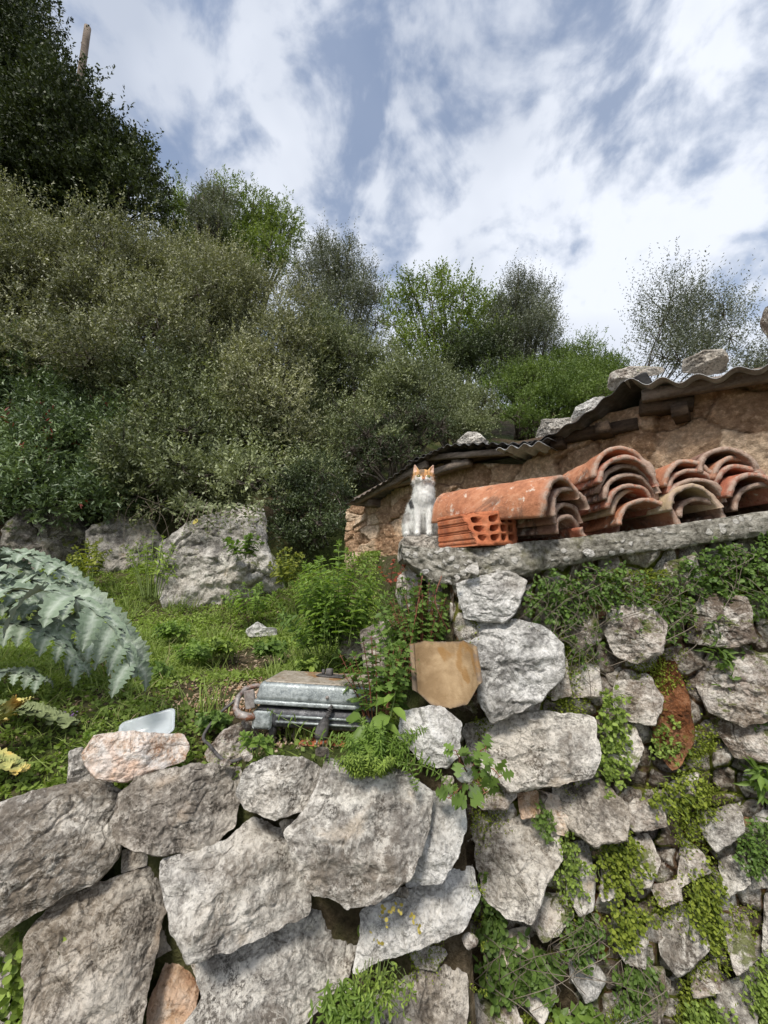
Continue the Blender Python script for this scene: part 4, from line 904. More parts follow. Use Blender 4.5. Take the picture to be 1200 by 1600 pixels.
# plug
pl = MB(); pl.tube([(.050, -.008, .088), (.047, -.016, .078), (.043, -.022, .066), (.040, -.024, .056)], [.004, .0045, .0052, .0065], 10)
for k in range(5): t = k/4; pl.tube([(.049-.007*t, -.012-.010*t, .082-.018*t), (.0483-.007*t, -.0125-.010*t, .080-.018*t)], .0072, 12)
pl.tube([(.040, -.024, .058), (.036, -.027, .045), (.033, -.029, .034), (.031, -.030, .020), (.030, -.031, .010)], [.0095, .0145, .0175, .019, .0165], 16)
plug = gbuild(pl, 'plug', M['blackp'], noise=.0005)
for dx in (-.008, .009):
    b = MB(); b.tube([(.030+dx, -.034, .013), (.029+dx, -.038, -.010)], [.0026, .0022], 8); gbuild(b, 'plug_pin', M['pin'], plug)
# brick shard and stone under the grill
o = G((.04, .06, -.04))[0]; b = MB(); b.box(o, (.17, .10, .05), rotm(z=R(-8)), .95, .006); tag(b.build('brick', bm_, noise=.002), 'dull red brick propping the electric grill from below', 'brick')
# cable
pts = [at(400, 1150, 1.24), at(375, 1130, 1.22), at(352, 1108, 1.24), at(362, 1075, 1.30), at(345, 1120, 1.2), at(372, 1180, 1.12), at(388, 1200, 1.08), at(410, 1190, 1.09)]
pts = [at(352, 1100, 1.26), at(338, 1125, 1.22), at(322, 1150, 1.19)]
def smooth_path(P, n=40):
    P = np.array(P, float); t = np.arange(len(P)); tt = np.linspace(0, len(P)-1, n); out = []
    for x in tt:
        i = min(int(x), len(P)-2); f = x-i; p0, p1, p2, p3 = P[max(i-1, 0)], P[i], P[i+1], P[min(i+2, len(P)-1)]
        out.append(.5*((2*p1)+(-p0+p2)*f+(2*p0-5*p1+4*p2-p3)*f*f+(-p0+3*p1-3*p2+p3)*f**3))
    return np.array(out)
b = MB(); b.tube(smooth_path([at(425, 1152, 1.19), at(400, 1168, 1.14), at(375, 1186, 1.09), at(350, 1188, 1.085), at(328, 1165, 1.15), at(318, 1150, 1.19), at(340, 1118, 1.26), at(368, 1094, 1.30), at(385, 1078, 1.34)], 60), .0042, 10)
tag(b.build('power_cable', M['blackp']), 'black power cable curling through the grass left of the grill', 'cable')
# ================================================================ clear plastic tray
n = NT('clear_plastic'); n.fin((.80, .85, .88), .18, n.bump(n.noise(40, 3), .002, .6), Transmission_Weight=.55, IOR=1.35, spec=.7); M['clear'] = n.m
o = at(232, 1146, 1.17); Rp = rotm(z=R(28)) @ rotm(x=R(28)) @ rotm(y=R(-12)); b = MB(); rows = []
def rrect(a, c, r_, n=6):
    out = []
    for qx, qy, a0 in ((1, 1, 0), (-1, 1, 90), (-1, -1, 180), (1, -1, 270)):
        for k in range(n): t = R(a0+90*k/(n-1)); out.append((qx*(a-r_)+r_*math.cos(t), qy*(c-r_)+r_*math.sin(t)))
    return out
lv = [(.052, .030, .0, .012), (.056, .034, .006, .013), (.062, .039, .020, .014), (.068, .044, .022, .015), (.068, .044, .0235, .015), (.060, .037, .0215, .013), (.053, .031, .0035, .012)]
V = np.array([(x, y, z) for a, c, z, r_ in lv for x, y in rrect(a, c, r_)]); m_ = 24
fs = [(i*m_+j, i*m_+(j+1) % m_, (i+1)*m_+(j+1) % m_, (i+1)*m_+j) for i in range(len(lv)-1) for j in range(m_)]+[tuple(range(m_))[::-1], tuple((len(lv)-1)*m_+j for j in range(m_))]
b.add(V @ Rp.T+o, fs); tag(b.build('plastic_tray', M['clear']), 'clear plastic food tray lying behind the white and orange stone', 'tray')

# ================================================================ wooden pole
p1 = at(137, 43, 8.3); p0 = np.array((p1[0]+.03, p1[1], 2.5))
pole = MB(); pole.tube([p0+(p1-p0)*t for t in np.linspace(0, 1, 30)], np.linspace(.095, .078, 30), 14)
po = pole.build('wooden_pole', M['wood'], noise=.006, nscale=8); tag(po, 'weathered wooden utility pole poking above the dark oak', 'pole')
b = MB(); q = p1+np.array((-.07, 0, -.55)); b.tube([q, q+np.array((-.03, 0, .06))], [.03, .02], 8); b.build('insulator', M['blackp'], po)
for dz in (.2, .3): 
    b = MB(); b.tube([p1+np.array((0, -.075, -dz)), p1+np.array((0, -.05, -dz))], .018, 10); b.build('bolt', M['blackp'], po)
# ================================================================ cat
def metaskin(balls, caps, voxel=.0035, name='tmp', smooth=6):
    """union of ellipsoids and tapered capsules -> one continuous mesh"""
    bm = bmesh.new()
    for c, r_, Rm in balls:
        m = Matrix.Translation(Vector(c)) @ (Matrix(Rm.tolist()).to_4x4() if Rm is not None else Matrix.Identity(4)) @ Matrix.Diagonal((*r_, 1))
        bmesh.ops.create_uvsphere(bm, u_segments=24, v_segments=16, radius=1, matrix=m)
    for p0, p1, r0, r1 in caps:
        p0, p1 = np.array(p0), np.array(p1)
        for t in np.linspace(0, 1, 14):
            q = p0+(p1-p0)*t; bmesh.ops.create_uvsphere(bm, u_segments=16, v_segments=12, radius=r0+(r1-r0)*t, matrix=Matrix.Translation(Vector(q)))
    me = bpy.data.meshes.new(name); bm.to_mesh(me); bm.free()
    ob = bpy.data.objects.new(name, me); col.objects.link(ob)
    m = ob.modifiers.new('r', 'REMESH'); m.mode = 'VOXEL'; m.voxel_size = voxel
    m = ob.modifiers.new('s', 'SMOOTH'); m.iterations = smooth; m.factor = .5
    dg = bpy.context.evaluated_depsgraph_get(); dg.update(); e = ob.evaluated_get(dg).to_mesh()
    V = np.empty(len(e.vertices)*3); e.vertices.foreach_get('co', V); V = V.reshape(-1, 3)
    Fc = np.array([list(p.vertices) for p in e.polygons if len(p.vertices) == 4]); F3 = [list(p.vertices) for p in e.polygons if len(p.vertices) == 3]
    ob.evaluated_get(dg).to_mesh_clear(); bpy.data.objects.remove(ob); bpy.data.meshes.remove(me)
    return V, [Fc]+([np.array(F3)] if F3 else [])
# cat frame: x right (picture right), y away, z up; height .30 seated; faces the viewer, chest turned slightly to the right
bl = [((-.022, .055, .062), (.066, .080, .066), None),      # haunches
      ((-.020, .035, .105), (.050, .060, .065), rotm(x=R(15))),
      ((.002, .010, .138), (.051, .048, .066), rotm(x=R(8))),   # chest
      ((.003, .000, .120), (.037, .035, .055), None),
      ((-.062, .035, .040), (.024, .052, .042), None),           # thigh left
      ((.040, .045, .040), (.020, .045, .038), None),
      ((.006, -.004, .190), (.044, .040, .044), None), ((.004, -.010, .160), (.044, .040, .045), None),           # neck ruff
      ((.003, -.014, .241), (.045, .038, .037), None),           # skull
      ((-.014, -.036, .232), (.018, .014, .013), None), ((.018, -.036, .232), (.018, .014, .013), None),   # cheeks / muzzle base
      ((.003, -.046, .226), (.014, .011, .010), None),
      ((.003, -.040, .240), (.008, .014, .012), None),
      ((.003, -.038, .216), (.012, .012, .009), None),
      ((-.027, -.016, .228), (.018, .018, .018), None), ((.033, -.016, .228), (.018, .018, .018), None),
      ((-.022, -.042, .008), (.013, .020, .010), None), ((.026, -.044, .008), (.013, .020, .010), None),
      ((-.066, -.008, .009), (.014, .030, .011), None)]
cp = [((-.020, -.014, .120), (-.021, -.028, .055), .020, .0135), ((-.021, -.028, .055), (-.022, -.034, .012), .0135, .012),
      ((.026, -.014, .120), (.026, -.030, .055), .020, .0135), ((.026, -.030, .055), (.026, -.036, .012), .0135, .012),
      ((-.026, -.008, .262), (-.034, -.008, .296), .013, .0040), ((.032, -.008, .262), (.042, -.008, .298), .013, .0040),
      ((-.018, -.008, .264), (-.034, -.008, .296), .011, .0036), ((.024, -.008, .264), (.042, -.008, .298), .011, .0036),
      ((-.030, -.005, .255), (-.035, -.006, .294), .011, .0036), ((.037, -.005, .255), (.043, -.006, .296), .011, .0036),
      ((-.02, .11, .03), (.03, .13, .018), .016, .013)]
V, Fc = metaskin(bl, cp, .0028, smooth=5)
# hollow the front of the ears
for s, cx_, tx in ((-1, -.027, -.034), (1, .034, .042)):
    t = np.clip((V[:, 2]-.262)/.034, 0, 1); mid = cx_+(tx-cx_)*t; wd = .012*(1-t)+.002
    m_ = (V[:, 2] > .262) & (V[:, 1] < -.004) & (np.abs(V[:, 0]-mid) < wd); V[m_, 1] += .008*(1-(np.abs(V[m_, 0]-mid[m_])/wd[m_])**2)*np.sin(np.clip(t[m_], .05, 1)*math.pi)**.5
# colours of the coat
x, y, z = V.T; C = np.tile(np.array((.95, .94, .90)), (len(V), 1)); nn = fbm(V, 60, 1, 3); n2_ = fbm(V, 220, 3, 2)
def paint(mask, c): global C; C = C*(1-mask[:, None])+np.array(c)*mask[:, None]
hx = x-.003
cap_ = sst(z+.010*nn, .2375, .247)*sst(z, .18, .2); paint(cap_, (.62, .33, .12))
side_ = sst(np.abs(hx)+.004*nn, .020, .030)*sst(z, .222, .232)*sst(y, -.052, -.02); paint(side_*.85, (.60, .34, .14))
str_ = sst(np.sin(hx*520+nn*2.5), .35, .9)*cap_*sst(z, .246, .254); paint(str_*.6, (.10, .07, .05))
dk = sst(-hx*1.0+.006*nn, -.006, .003)*sst(hx+.022, 0, .008)*sst(z, .242, .250)*cap_; paint(dk*.75, (.10, .075, .055))
nose_ = sst(.0085-np.abs(hx), 0, .003)*sst(z, .222, .228)*sst(.262-z, 0, .008)*sst(-y, .034, .040); paint(nose_, (.55, .27, .11))
dn = sst(.004-np.abs(hx+.002), 0, .002)*sst(z, .236, .242)*sst(-y, .03, .036); paint(dn*.7, (.12, .08, .05))
chin = sst(.226-z, 0, .004)*sst(z, .2, .21); paint(chin, (.82, .79, .75))
ear_ = sst(z, .262, .268)*(y < -.004)*sst(.0085-np.abs(np.abs(hx-.002)-.036), 0, .004); paint(ear_*.8, (.66, .46, .38))
eb = sst(z, .262, .27)*(y > -.004); paint(eb*.9, (.45, .26, .12))
p1_ = sst(.011-np.abs(x+.046-(z-.13)*-.25), 0, .004)*sst(z, .108, .118)*sst(.158-z, 0, .01)*sst(.04-y, 0, .02); paint(p1_*.95, (.035, .035, .04))
p2_ = sst(.026-np.hypot(x+.070, (z-.078)*.9)+.006*nn, 0, .008)*sst(.07-y, 0, .01); paint(p2_*.5, (.26, .21, .17))
paint(np.clip(.06*(nn+n2_)+.01, 0, .15), (.60, .56, .50))
nm = NT('cat_fur'); cc = nm.attr('coat', 'Color'); fur = nm.noise(260, 4, .7, stretch=(1, 1, .25)); cc = nm.mix(nm.step(fur, .35, .6, .10, 0), cc, nm.mix(1.0, cc, (.5, .45, .4), 'MULTIPLY'))
M['fur'] = nm.fin(cc, .85, nm.bump(fur, .003, .8), spec=.15, Sheen_Weight=.2)
CO = at(661, 838, 1.62); CS = 1.0; RC = rotm(z=R(-7))
CO[2] += .0
hw = sst(V[:, 2], .185, .235)[:, None]; hc = np.array((.003, -.010, .215)); V = V*(1-hw)+((V-hc) @ rotm(z=R(4), y=R(3)).T+hc)*hw
V += .0012*np.stack([fbm(V, 160, q, 2) for q in (1, 2, 3)], 1)
cat = empty('cat', tuple(CO), 'young white and orange calico cat sitting upright and staring at the camera', 'cat')
def K(P): return np.atleast_2d(np.array(P, float))*CS @ RC.T+CO
def KH(P): return K((np.atleast_2d(np.array(P, float))-hc) @ rotm(z=R(4), y=R(3)).T+hc)
mesh('body', K(V), Fc, M['fur'], cat, attrs={'coat': C})
# short fur for a soft outline
rgc = np.random.default_rng(9); vi = rgc.integers(0, len(V), 26000); vi = vi[(V[vi, 2] < .262)]
# normals by nearest ellipsoid-free estimate: from the mesh itself
me_ = [o for o in col.objects if o.parent == cat][0].data; nv_ = np.empty(len(me_.vertices)*3, np.float32); me_.vertices.foreach_get('normal', nv_); nv_ = nv_.reshape(-1, 3)
fx = nv_[vi]*.55+np.array((0, -.15, -.75)); fx = nrm(fx+nv_[vi]*.25+rgc.normal(size=(len(vi), 3))*.25)
Vf = K(V)[vi]; side_ = nrm(np.cross(fx, nv_[vi])); Lf = rgc.uniform(.006, .014, len(vi))[:, None]; 
face = (V[vi, 2] > .215) & (V[vi, 1] < -.02); Lf[face] *= .35
Vh = np.stack([Vf-side_*.0005, Vf+side_*.0005, Vf+fx*Lf], 1).reshape(-1, 3)
mesh('fur', Vh, np.arange(len(Vh)).reshape(-1, 3), M['fur'], cat, attrs={'coat': np.repeat(C[vi], 3, 0)})
em = (lambda n: n.fin((.30, .27, .08), .12, spec=.8))(NT('cat_eye')); pm = (lambda n: n.fin((.01, .01, .01), .1, spec=.8))(NT('cat_pupil')); nm_ = (lambda n: n.fin((.50, .20, .14), .5))(NT('cat_nose')); lm = (lambda n: n.fin((.05, .035, .03), .7))(NT('cat_eyelid'))
for s in (-1, 1):
    c = (.003+s*.0175, -.0455, .2415)
    bl_ = [(c, (.0088, .0045, .0050), rotm(y=R(s*12)))]
    b = MB(); 
    def ell(c, r_, Rm=None, n=14):
        V = []; 
        for i in range(n+1):
            for j in range(2*n): a, q = math.pi*i/n, math.pi*j/n; V.append((r_[0]*math.sin(a)*math.cos(q), r_[1]*math.sin(a)*math.sin(q), r_[2]*math.cos(a)))
        V = np.array(V); V = V if Rm is None else V @ Rm.T
        return V+np.array(c), np.array([(i*2*n+j, i*2*n+(j+1) % (2*n), (i+1)*2*n+(j+1) % (2*n), (i+1)*2*n+j) for i in range(n) for j in range(2*n)])
    v_, f_ = ell(c, (.0112, .0044, .0072), rotm(y=R(s*14))); mesh('eyelid', KH(v_), f_, lm, cat)
    v_, f_ = ell((c[0], c[1]-.0022, c[2]-.0006), (.0090, .0038, .0050), rotm(y=R(s*12))); ey = mesh('eye', KH(v_), f_, em, cat)
    v_, f_ = ell((c[0]-s*.0005, c[1]-.0050, c[2]-.0006), (.0022, .0014, .0042)); mesh('pupil', KH(v_), f_, pm, ey)
    for k in range(5):
        a = (-.25+.14*k); p = np.array((.003+s*.012, -.050, .228)); d = np.array((s*.9, -.25, a)); b = MB(); b.tube(KH([p, p+d*.025, p+d*.05+np.array((0, 0, -.004))]), [.00035, .0003, .0001], 4); b.build('whisker', M['pin'], cat)
v_, f_ = ell((.003, -.0562, .2285), (.0048, .0030, .0032)); mesh('nose', KH(v_), f_, nm_, cat)
b = MB(); b.tube(KH([(-.006, -.0515, .2185), (-.001, -.0555, .2205), (.003, -.0575, .2235), (.007, -.0555, .2205), (.012, -.0515, .2185)]), .0008, 5); b.build('mouth', lm, cat)
# ================================================================ foliage of the hillside
M['oakleaf'] = leaf_mat('oak_leaf', (0.012, 0.020, 0.008), (0.094, 0.119, 0.048), .12, .55, .2)
M['greyleaf'] = leaf_mat('grey_leaf', (0.055, 0.065, 0.032), (0.459, 0.461, 0.274), .15, .5, .4, nsc=2.0)
M['greyleafb'] = leaf_mat('olive_grey_leaf', (0.046, 0.061, 0.028), (0.353, 0.390, 0.199), .15, .5, .4, nsc=2.0)
M['lentisk'] = leaf_mat('lentisk_leaf', (0.053, 0.087, 0.036), (0.225, 0.300, 0.128), .15, .42, .5, extra=((.20, .035, .02), .02), nsc=2.0)
M['darkleaf'] = leaf_mat('dark_leaf', (0.019, 0.030, 0.013), (0.128, 0.165, 0.068), .12, .42, .4)
M['limeleaf'] = leaf_mat('lime_leaf', (.085, .125, .028), (.26, .33, .09), .30, .5, .3)
M['oliveleaf'] = leaf_mat('olive_leaf', (0.061, 0.074, 0.051), (0.257, 0.277, 0.203), .15, .45, .4)
M['midleaf'] = leaf_mat('mid_green_leaf', (0.061, 0.101, 0.024), (0.216, 0.290, 0.081), .25, .5, .3)
M['yellowleaf'] = leaf_mat('yellowish_leaf', (.10, .13, .02), (.33, .35, .07), .3, .5, .3)
def inpoly(P, poly):
    x, y = P[:, 0], P[:, 1]; r = np.zeros(len(P), bool); n = len(poly)
    for i in range(n):
        x0, y0 = poly[i]; x1, y1 = poly[(i+1) % n]
        c = ((y0 > y) != (y1 > y)) & (x < (x1-x0)*(y-y0)/((y1-y0)+1e-9)+x0); r ^= c
    return r
def clumps_in(poly, rpx, Yb, Yt, jit, rg, over=1.0):
    """clump centres spread over a region: farther up the slope towards its top"""
    poly = np.array(poly, float); lo, hi = poly.min(0), poly.max(0); out = []; n = 0
    area = (hi-lo).prod(); tgt = int(over*1.6*area/(rpx*rpx*2.2))
    P = rg.uniform(lo, hi, (tgt*5, 2)); P = P[inpoly(P, poly)]
    kept = []
    for q in P:
        if all((q[0]-k[0])**2+(q[1]-k[1])**2 > (rpx*.62/over)**2 for k in kept): kept.append(q)
    for q in kept:
        t = (hi[1]-q[1])/(hi[1]-lo[1]); Y = Yb+(Yt-Yb)*t+rg.uniform(-jit, jit)
        c = at(q[0], q[1], Y); out.append((c, rpx*rg.uniform(.6, 1.25)/F*np.linalg.norm(c)*.93))
    return out
def foliage(name, label, cat, poly, rpx, Yb, Yt, mat, L_=.034, W_=.015, dens=1.0, jit=.35, seed=0, over=1.0, m=9, group=None, shape='rhomb', upb=.35, trunk=None, tuft=.16, extra=None, bare=0, limb=1.0, shoots=.10):
    rg = np.random.default_rng(seed); cl = clumps_in(poly, rpx, Yb, Yt, jit, rg, over)
    if extra: cl += [(at(x, y, Y), r_/F*Y*1.2) for x, y, Y, r_ in extra]
    cx_, cy_ = np.mean([c[0][0] for c in cl]), np.mean([c[0][1] for c in cl])
    bx, by = trunk if trunk else (cx_, cy_+.3); bz = float(H(np.array([bx]), np.array([by]))[0])
    root = empty(name, (bx, by, bz), label, cat, group)
    lv = Leaves(rg); tw = MB()
    for c, r_ in cl:
        sq = np.array((rg.uniform(.7, 1.5), rg.uniform(.85, 1.3), rg.uniform(.6, 1.25)))
        nt = int(dens*r_*r_*9.0/(m*L_*W_*.5))
        d = nrm(rg.normal(size=(nt*2, 3))); keep = (d[:, 1] < rg.uniform(-.3, 1.4, nt*2)) & (d[:, 2] > rg.uniform(-1.5, .2, nt*2)); d = d[keep][:nt]; nt = len(d)
        if nt == 0: continue
        lump = 1+.25*vnoise(d*2.5+c, 3)
        depth = rg.uniform(.45, 1.12, nt)**.7
        shoot = rg.random(nt) < shoots; depth = np.where(shoot, rg.uniform(1.05, 1.5, nt), depth); d = np.where(shoot[:, None], nrm(d*.6+np.array((0, -.1, .7))+rg.normal(size=(nt, 3))*.2), d)
        tip = c+d*sq*(r_*depth*lump)[:, None]
        td = nrm(d+rg.normal(size=(nt, 3))*.5+np.array((0, 0, upb)))
        TL = tuft*rg.uniform(.6, 1.3, nt)*min(1, r_/.3)*np.where(shoot, 1.7, 1); td = np.where(shoot[:, None], nrm(td+np.array((0, 0, .6))), td)
        tone = np.clip(rg.normal(.42, .24)+.24*rg.standard_normal(nt), 0, 1)
        berry = (rg.random(nt) < .05) & (vnoise(tip*2.2, 7) > .25)
        P = []; D = []; TN = []
        for k in range(m):
            t = (k+.5)/m; q = tip+td*(TL*(t-.5))[:, None]
            sd_ = nrm(np.cross(td, rg.normal(size=(nt, 3)))); P.append(q); D.append(nrm(td*.7+sd_*1.0+np.array((0, 0, .15)))); TN.append(np.where(berry & (k % 2 == 0), 1.0, np.clip(tone+rg.uniform(-.3, .3, nt), 0, .93)))
        P = np.concatenate(P); D = np.concatenate(D); k_ = len(P)
        lv.add(P, D, L_*rg.uniform(.65, 1.25, k_), W_*rg.uniform(.7, 1.2, k_), shape, np.concatenate(TN))
        base = np.array((bx, by, bz)); mid = (base+c)/2+rg.normal(size=3)*.12*r_+np.array((0, 0, .1*np.linalg.norm(c-base)))
        th = (.012+.010*np.linalg.norm(c-base))*limb
        if rg.random() < .75:
            tw.tube(smooth_path([base+rg.normal(size=3)*np.array((.1, .1, 0)), mid, c, c+(c-mid)*.2], 9), np.linspace(th, th*.2, 9), 5)
        for k in range(int(bare)+7):
            e = c+nrm(rg.normal(size=3)+np.array((0, -.3, .5)))*r_*rg.uniform(.8, 1.15); q = c+(e-c)*.5+rg.normal(size=3)*r_*.12
            tw.tube([c, q, e+(e-q)*.25], [.010, .006, .002], 4, False)
    lv.build('crown', M[mat], root); tw.build('trunk', M['bark'], root)
    return root
gb = 'evergreen shrubs on the slope'
foliage('oak_tree', 'big dark holm oak rising at the top left in front of the wooden pole', 'tree', [(-110,-50),(0,40),(55,155),(135,205),(190,245),(258,298),(235,322),(130,350),(50,320),(-110,330)], 48, 6.2, 7.6, 'oakleaf', .066, .036, 1.7, .6, 1, 1.0, trunk=(-5.4, 6.6), upb=.5, tuft=.2, shoots=.035)
foliage('shrub', 'grey-green leafy evergreen shrub at the far left below the dark oak', 'shrub', [(-110,340),(10,350),(110,395),(190,400),(250,425),(260,560),(120,600),(-110,600)], 44, 4.9, 6.3, 'greyleaf', .046, .021, 1.05, .62, 2, group=None)
foliage('shrub', 'tall silvery shrub in the middle of the thicket under the lime trees', 'shrub', [(215,400),(300,400),(380,440),(440,500),(500,570),(470,700),(330,620),(240,540)], 42, 4.8, 6.2, 'greyleaf', .043, .018, 1.05, .62, 3)
foliage('shrub', 'lentisk bush with red berries, at the left edge above the rock outcrop', 'shrub', [(-110,590),(100,590),(170,650),(190,740),(150,790),(40,800),(-110,790)], 38, 4.05, 4.9, 'lentisk', .056, .021, .95, .3, 4, shape='lance')
foliage('shrub', 'dense olive-coloured shrub hanging over the big boulder', 'shrub', [(150,580),(300,580),(410,640),(445,740),(390,775),(300,790),(220,800),(170,760),(190,660)], 38, 4.0, 5.0, 'greyleafb', .043, .020, 1.05, .62, 5)
foliage('shrub', 'grey-green shrub between the silvery one and the shed roof', 'shrub', [(480,530),(560,560),(650,590),(665,650),(630,690),(560,740),(490,760),(445,700)], 34, 4.7, 6.2, 'greyleafb', .042, .018, 1.05, .62, 6)
foliage('shrub', 'round grey shrub below the lime green tree, above the low end of the roof', 'shrub', [(620,590),(700,590),(750,615),(790,650),(740,680),(670,680)], 26, 6.0, 7.2, 'greyleafb', .036, .016, 1, .3, 7)
foliage('shrub', 'mid green shrub behind the flat slab on the roof', 'shrub', [(770,610),(850,575),(920,580),(970,600),(920,640),(840,665),(780,655)], 26, 6.4, 7.6, 'midleaf', .042, .018, .9, .3, 8)
foliage('shrub', 'bright green bushy tree top at the right end of the thicket', 'shrub', [(850,570),(880,550),(940,560),(975,580),(960,620),(880,625)], 20, 7.5, 8.6, 'midleaf', .05, .02, .8, .3, 9)
foliage('shrub', 'dark glossy bush between the boulder and the shed corner', 'shrub', [(430,740),(500,735),(545,780),(535,820),(490,850),(440,840)], 24, 3.7, 4.2, 'darkleaf', .028, .014, 1, .2, 10)
foliage('shrub', 'dry brown twiggy bush above the low end of the shed roof', 'shrub', [(540,690),(610,650),(690,655),(690,685),(620,715),(560,745)], 22, 4.4, 4.9, 'darkleaf', .026, .012, .45, .2, 11, bare=26)
foliage('tree', 'pale lime green tree behind the thicket next to the dark oak', 'tree', [(255,345),(340,332),(425,325),(462,365),(458,430),(370,430),(270,400)], 26, 7.6, 8.0, 'limeleaf', .06, .022, .6, .4, 12, upb=.2)
foliage('tree', 'feathery grey olive tree in the middle of the skyline', 'tree', [(462,430),(500,390),(545,395),(585,450),(592,520),(570,560),(500,540),(465,480)], 24, 7.0, 7.4, 'oliveleaf', .050, .016, .55, .4, 13, upb=1.0, tuft=.35, limb=.5, extra=[(503, 385, 7.3, 16), (545, 392, 7.3, 16), (583, 470, 7.2, 14), (470, 455, 7.1, 16)])
foliage('tree', 'small grey olive sprig beside the pale lime green tree', 'tree', [(300,322),(330,296),(358,320),(345,360),(310,355)], 15, 7.0, 7.2, 'oliveleaf', .050, .016, .6, .2, 14, upb=1.0, tuft=.3)
foliage('tree', 'bright green deciduous tree on the skyline right of the middle', 'tree', [(608,480),(640,445),(690,440),(745,468),(785,492),(780,550),(720,585),(650,580),(605,530)], 24, 8.6, 9.2, 'limeleaf', .075, .036, .50, .5, 15, upb=.4, tuft=.35, limb=.55, extra=[(640, 440, 9, 14), (690, 432, 9, 14), (735, 458, 9, 14), (765, 478, 9, 12)])
foliage('tree', 'slim grey olive tree right of the bright green tree', 'tree', [(780,470),(812,445),(845,475),(862,540),(855,620),(800,625),(772,550)], 22, 8.4, 8.8, 'oliveleaf', .055, .018, .6, .4, 16, upb=1.0, tuft=.4, extra=[(810, 442, 8.7, 14), (848, 505, 8.7, 14)])
foliage('tree', 'dark green tree low between the bright green tree and the slim olive', 'tree', [(700,540),(780,530),(800,580),(770,610),(700,600)], 24, 7.6, 8.4, 'darkleaf', .05, .022, .9, .4, 17)
foliage('tree', 'sparse thin olive tree standing alone against the sky at the right', 'tree', [(1010,500),(1040,465),(1095,460),(1135,490),(1145,525),(1110,560),(1060,580),(1020,560)], 30, 6.4, 6.8, 'oliveleaf', .050, .017, .30, .3, 18, upb=1.1, tuft=.42, trunk=(4.3, 6.9), over=1.1, limb=.35)
foliage('tree', 'small olive tree top showing above the roof at the right edge', 'tree', [(1155,560),(1190,552),(1240,560),(1240,590),(1160,590)], 18, 6.3, 6.6, 'oliveleaf', .048, .015, .35, .2, 19, upb=1.1, tuft=.4, limb=.3)

# ================================================================ ground cover on the terrace
M['clover'] = leaf_mat('low_weed_leaf', (.085, .135, .025), (.36, .47, .10), .3, .55, .25, nsc=3)
M['grassb'] = leaf_mat('grass_blade', (.10, .15, .03), (.38, .47, .13), .3, .55, .25, extra=((.42, .36, .20), .05), nsc=3)
rg = np.random.default_rng(77)
def ground_pts(n, x0, x1, y0, y1):
    x = rg.uniform(x0, x1, n); y = y0*(y1/y0)**rg.random(n)
    k = (x > -1.05*y-.3) & (x < np.where(y < 1.6, .02+.1*(1.6-y), .0-.04*(y-1.6))) 
    x, y = x[k], y[k]
    den = fbm(np.stack([x, y, x*0], 1), 3.2, 8, 4)
    bare = np.exp(-(((x+.45)/.22)**2+((y-1.45)/.20)**2))*1.7+np.exp(-(((x+.60)/.35)**2+((y-2.0)/.16)**2))*1.3+np.exp(-(((x+1.4)/.6)**2+((y-3.4)/.25)**2))*.8
    k = (den-bare > rg.uniform(-.75, -.05, len(x))) & ~((x > -.88) & (x < -.52) & (y < 1.10)) & ~((x > -.44) & (x < .0) & (y < 1.24) & (rg.random(len(x)) < .85)); x, y = x[k], y[k]
    z = np.interp(0, [0], [0])+H(x, y); return np.stack([x, y, z], 1)
lv = Leaves(rg); P = ground_pts(34000, -4, .3, .965, 4.15)
hgt = .012+.022*np.clip(fbm(P, 2.4, 4, 3)+.4, 0, 1)
for k in range(5):
    a = rg.uniform(0, 2*math.pi, len(P)); d = np.stack([np.cos(a), np.sin(a), rg.uniform(-.1, .9, len(P))], 1)
    q = P+np.stack([rg.normal(size=len(P))*.012, rg.normal(size=len(P))*.012, hgt*rg.uniform(.2, 1.3, len(P))], 1)
    lv.add(q, d, rg.uniform(.009, .020, len(P))*(1+.1*P[:, 1]), rg.uniform(.007, .012, len(P))*(1+.1*P[:, 1]), 'oval' if k < 2 else 'rhomb', np.clip(.25+.5*(fbm(P, 2.2, 9, 3)+.3)+rg.uniform(-.2, .3, len(P)), 0, 1))
o = lv.build('ground_cover', M['clover'], origin=(0, 0, 0)); tag(o, kind='stuff')
lv = Leaves(rg); P = ground_pts(22000, -4, .3, .965, 4.2); P = P[fbm(P, 1.9, 14, 3) > rg.uniform(-.6, .4, len(P))]
for k in range(3):
    d = nrm(rg.normal(size=(len(P), 3))*np.array((.7, .7, .25))+np.array((0, 0, .75)))
    lv.add(P+rg.normal(size=P.shape)*np.array((.01, .01, 0)), d, rg.uniform(.03, .085, len(P)), rg.uniform(.0018, .0035, len(P)), 'blade')
o = lv.build('grass', M['grassb'], origin=(0, 0, 0)); tag(o, kind='stuff')
lv = Leaves(rg)
for k in range(70):
    x, y = rg.uniform(-2.6, -.1), rg.uniform(1.15, 3.6)
    if x < -1.0*y: continue
    n_ = 40; a = rg.uniform(0, 2*math.pi, n_); d = nrm(np.stack([np.cos(a)*.5, np.sin(a)*.5, rg.uniform(.6, 1.4, n_)], 1)); q = np.stack([x+rg.normal(size=n_)*.03, y+rg.normal(size=n_)*.03, np.zeros(n_)], 1); q[:, 2] = H(q[:, 0], q[:, 1])
    lv.add(q, d, rg.uniform(.06, .16, n_), rg.uniform(.003, .006, n_), 'blade')
tag(lv.build('tall_grass', M['grassb'], origin=(0, 0, 0)), kind='stuff')
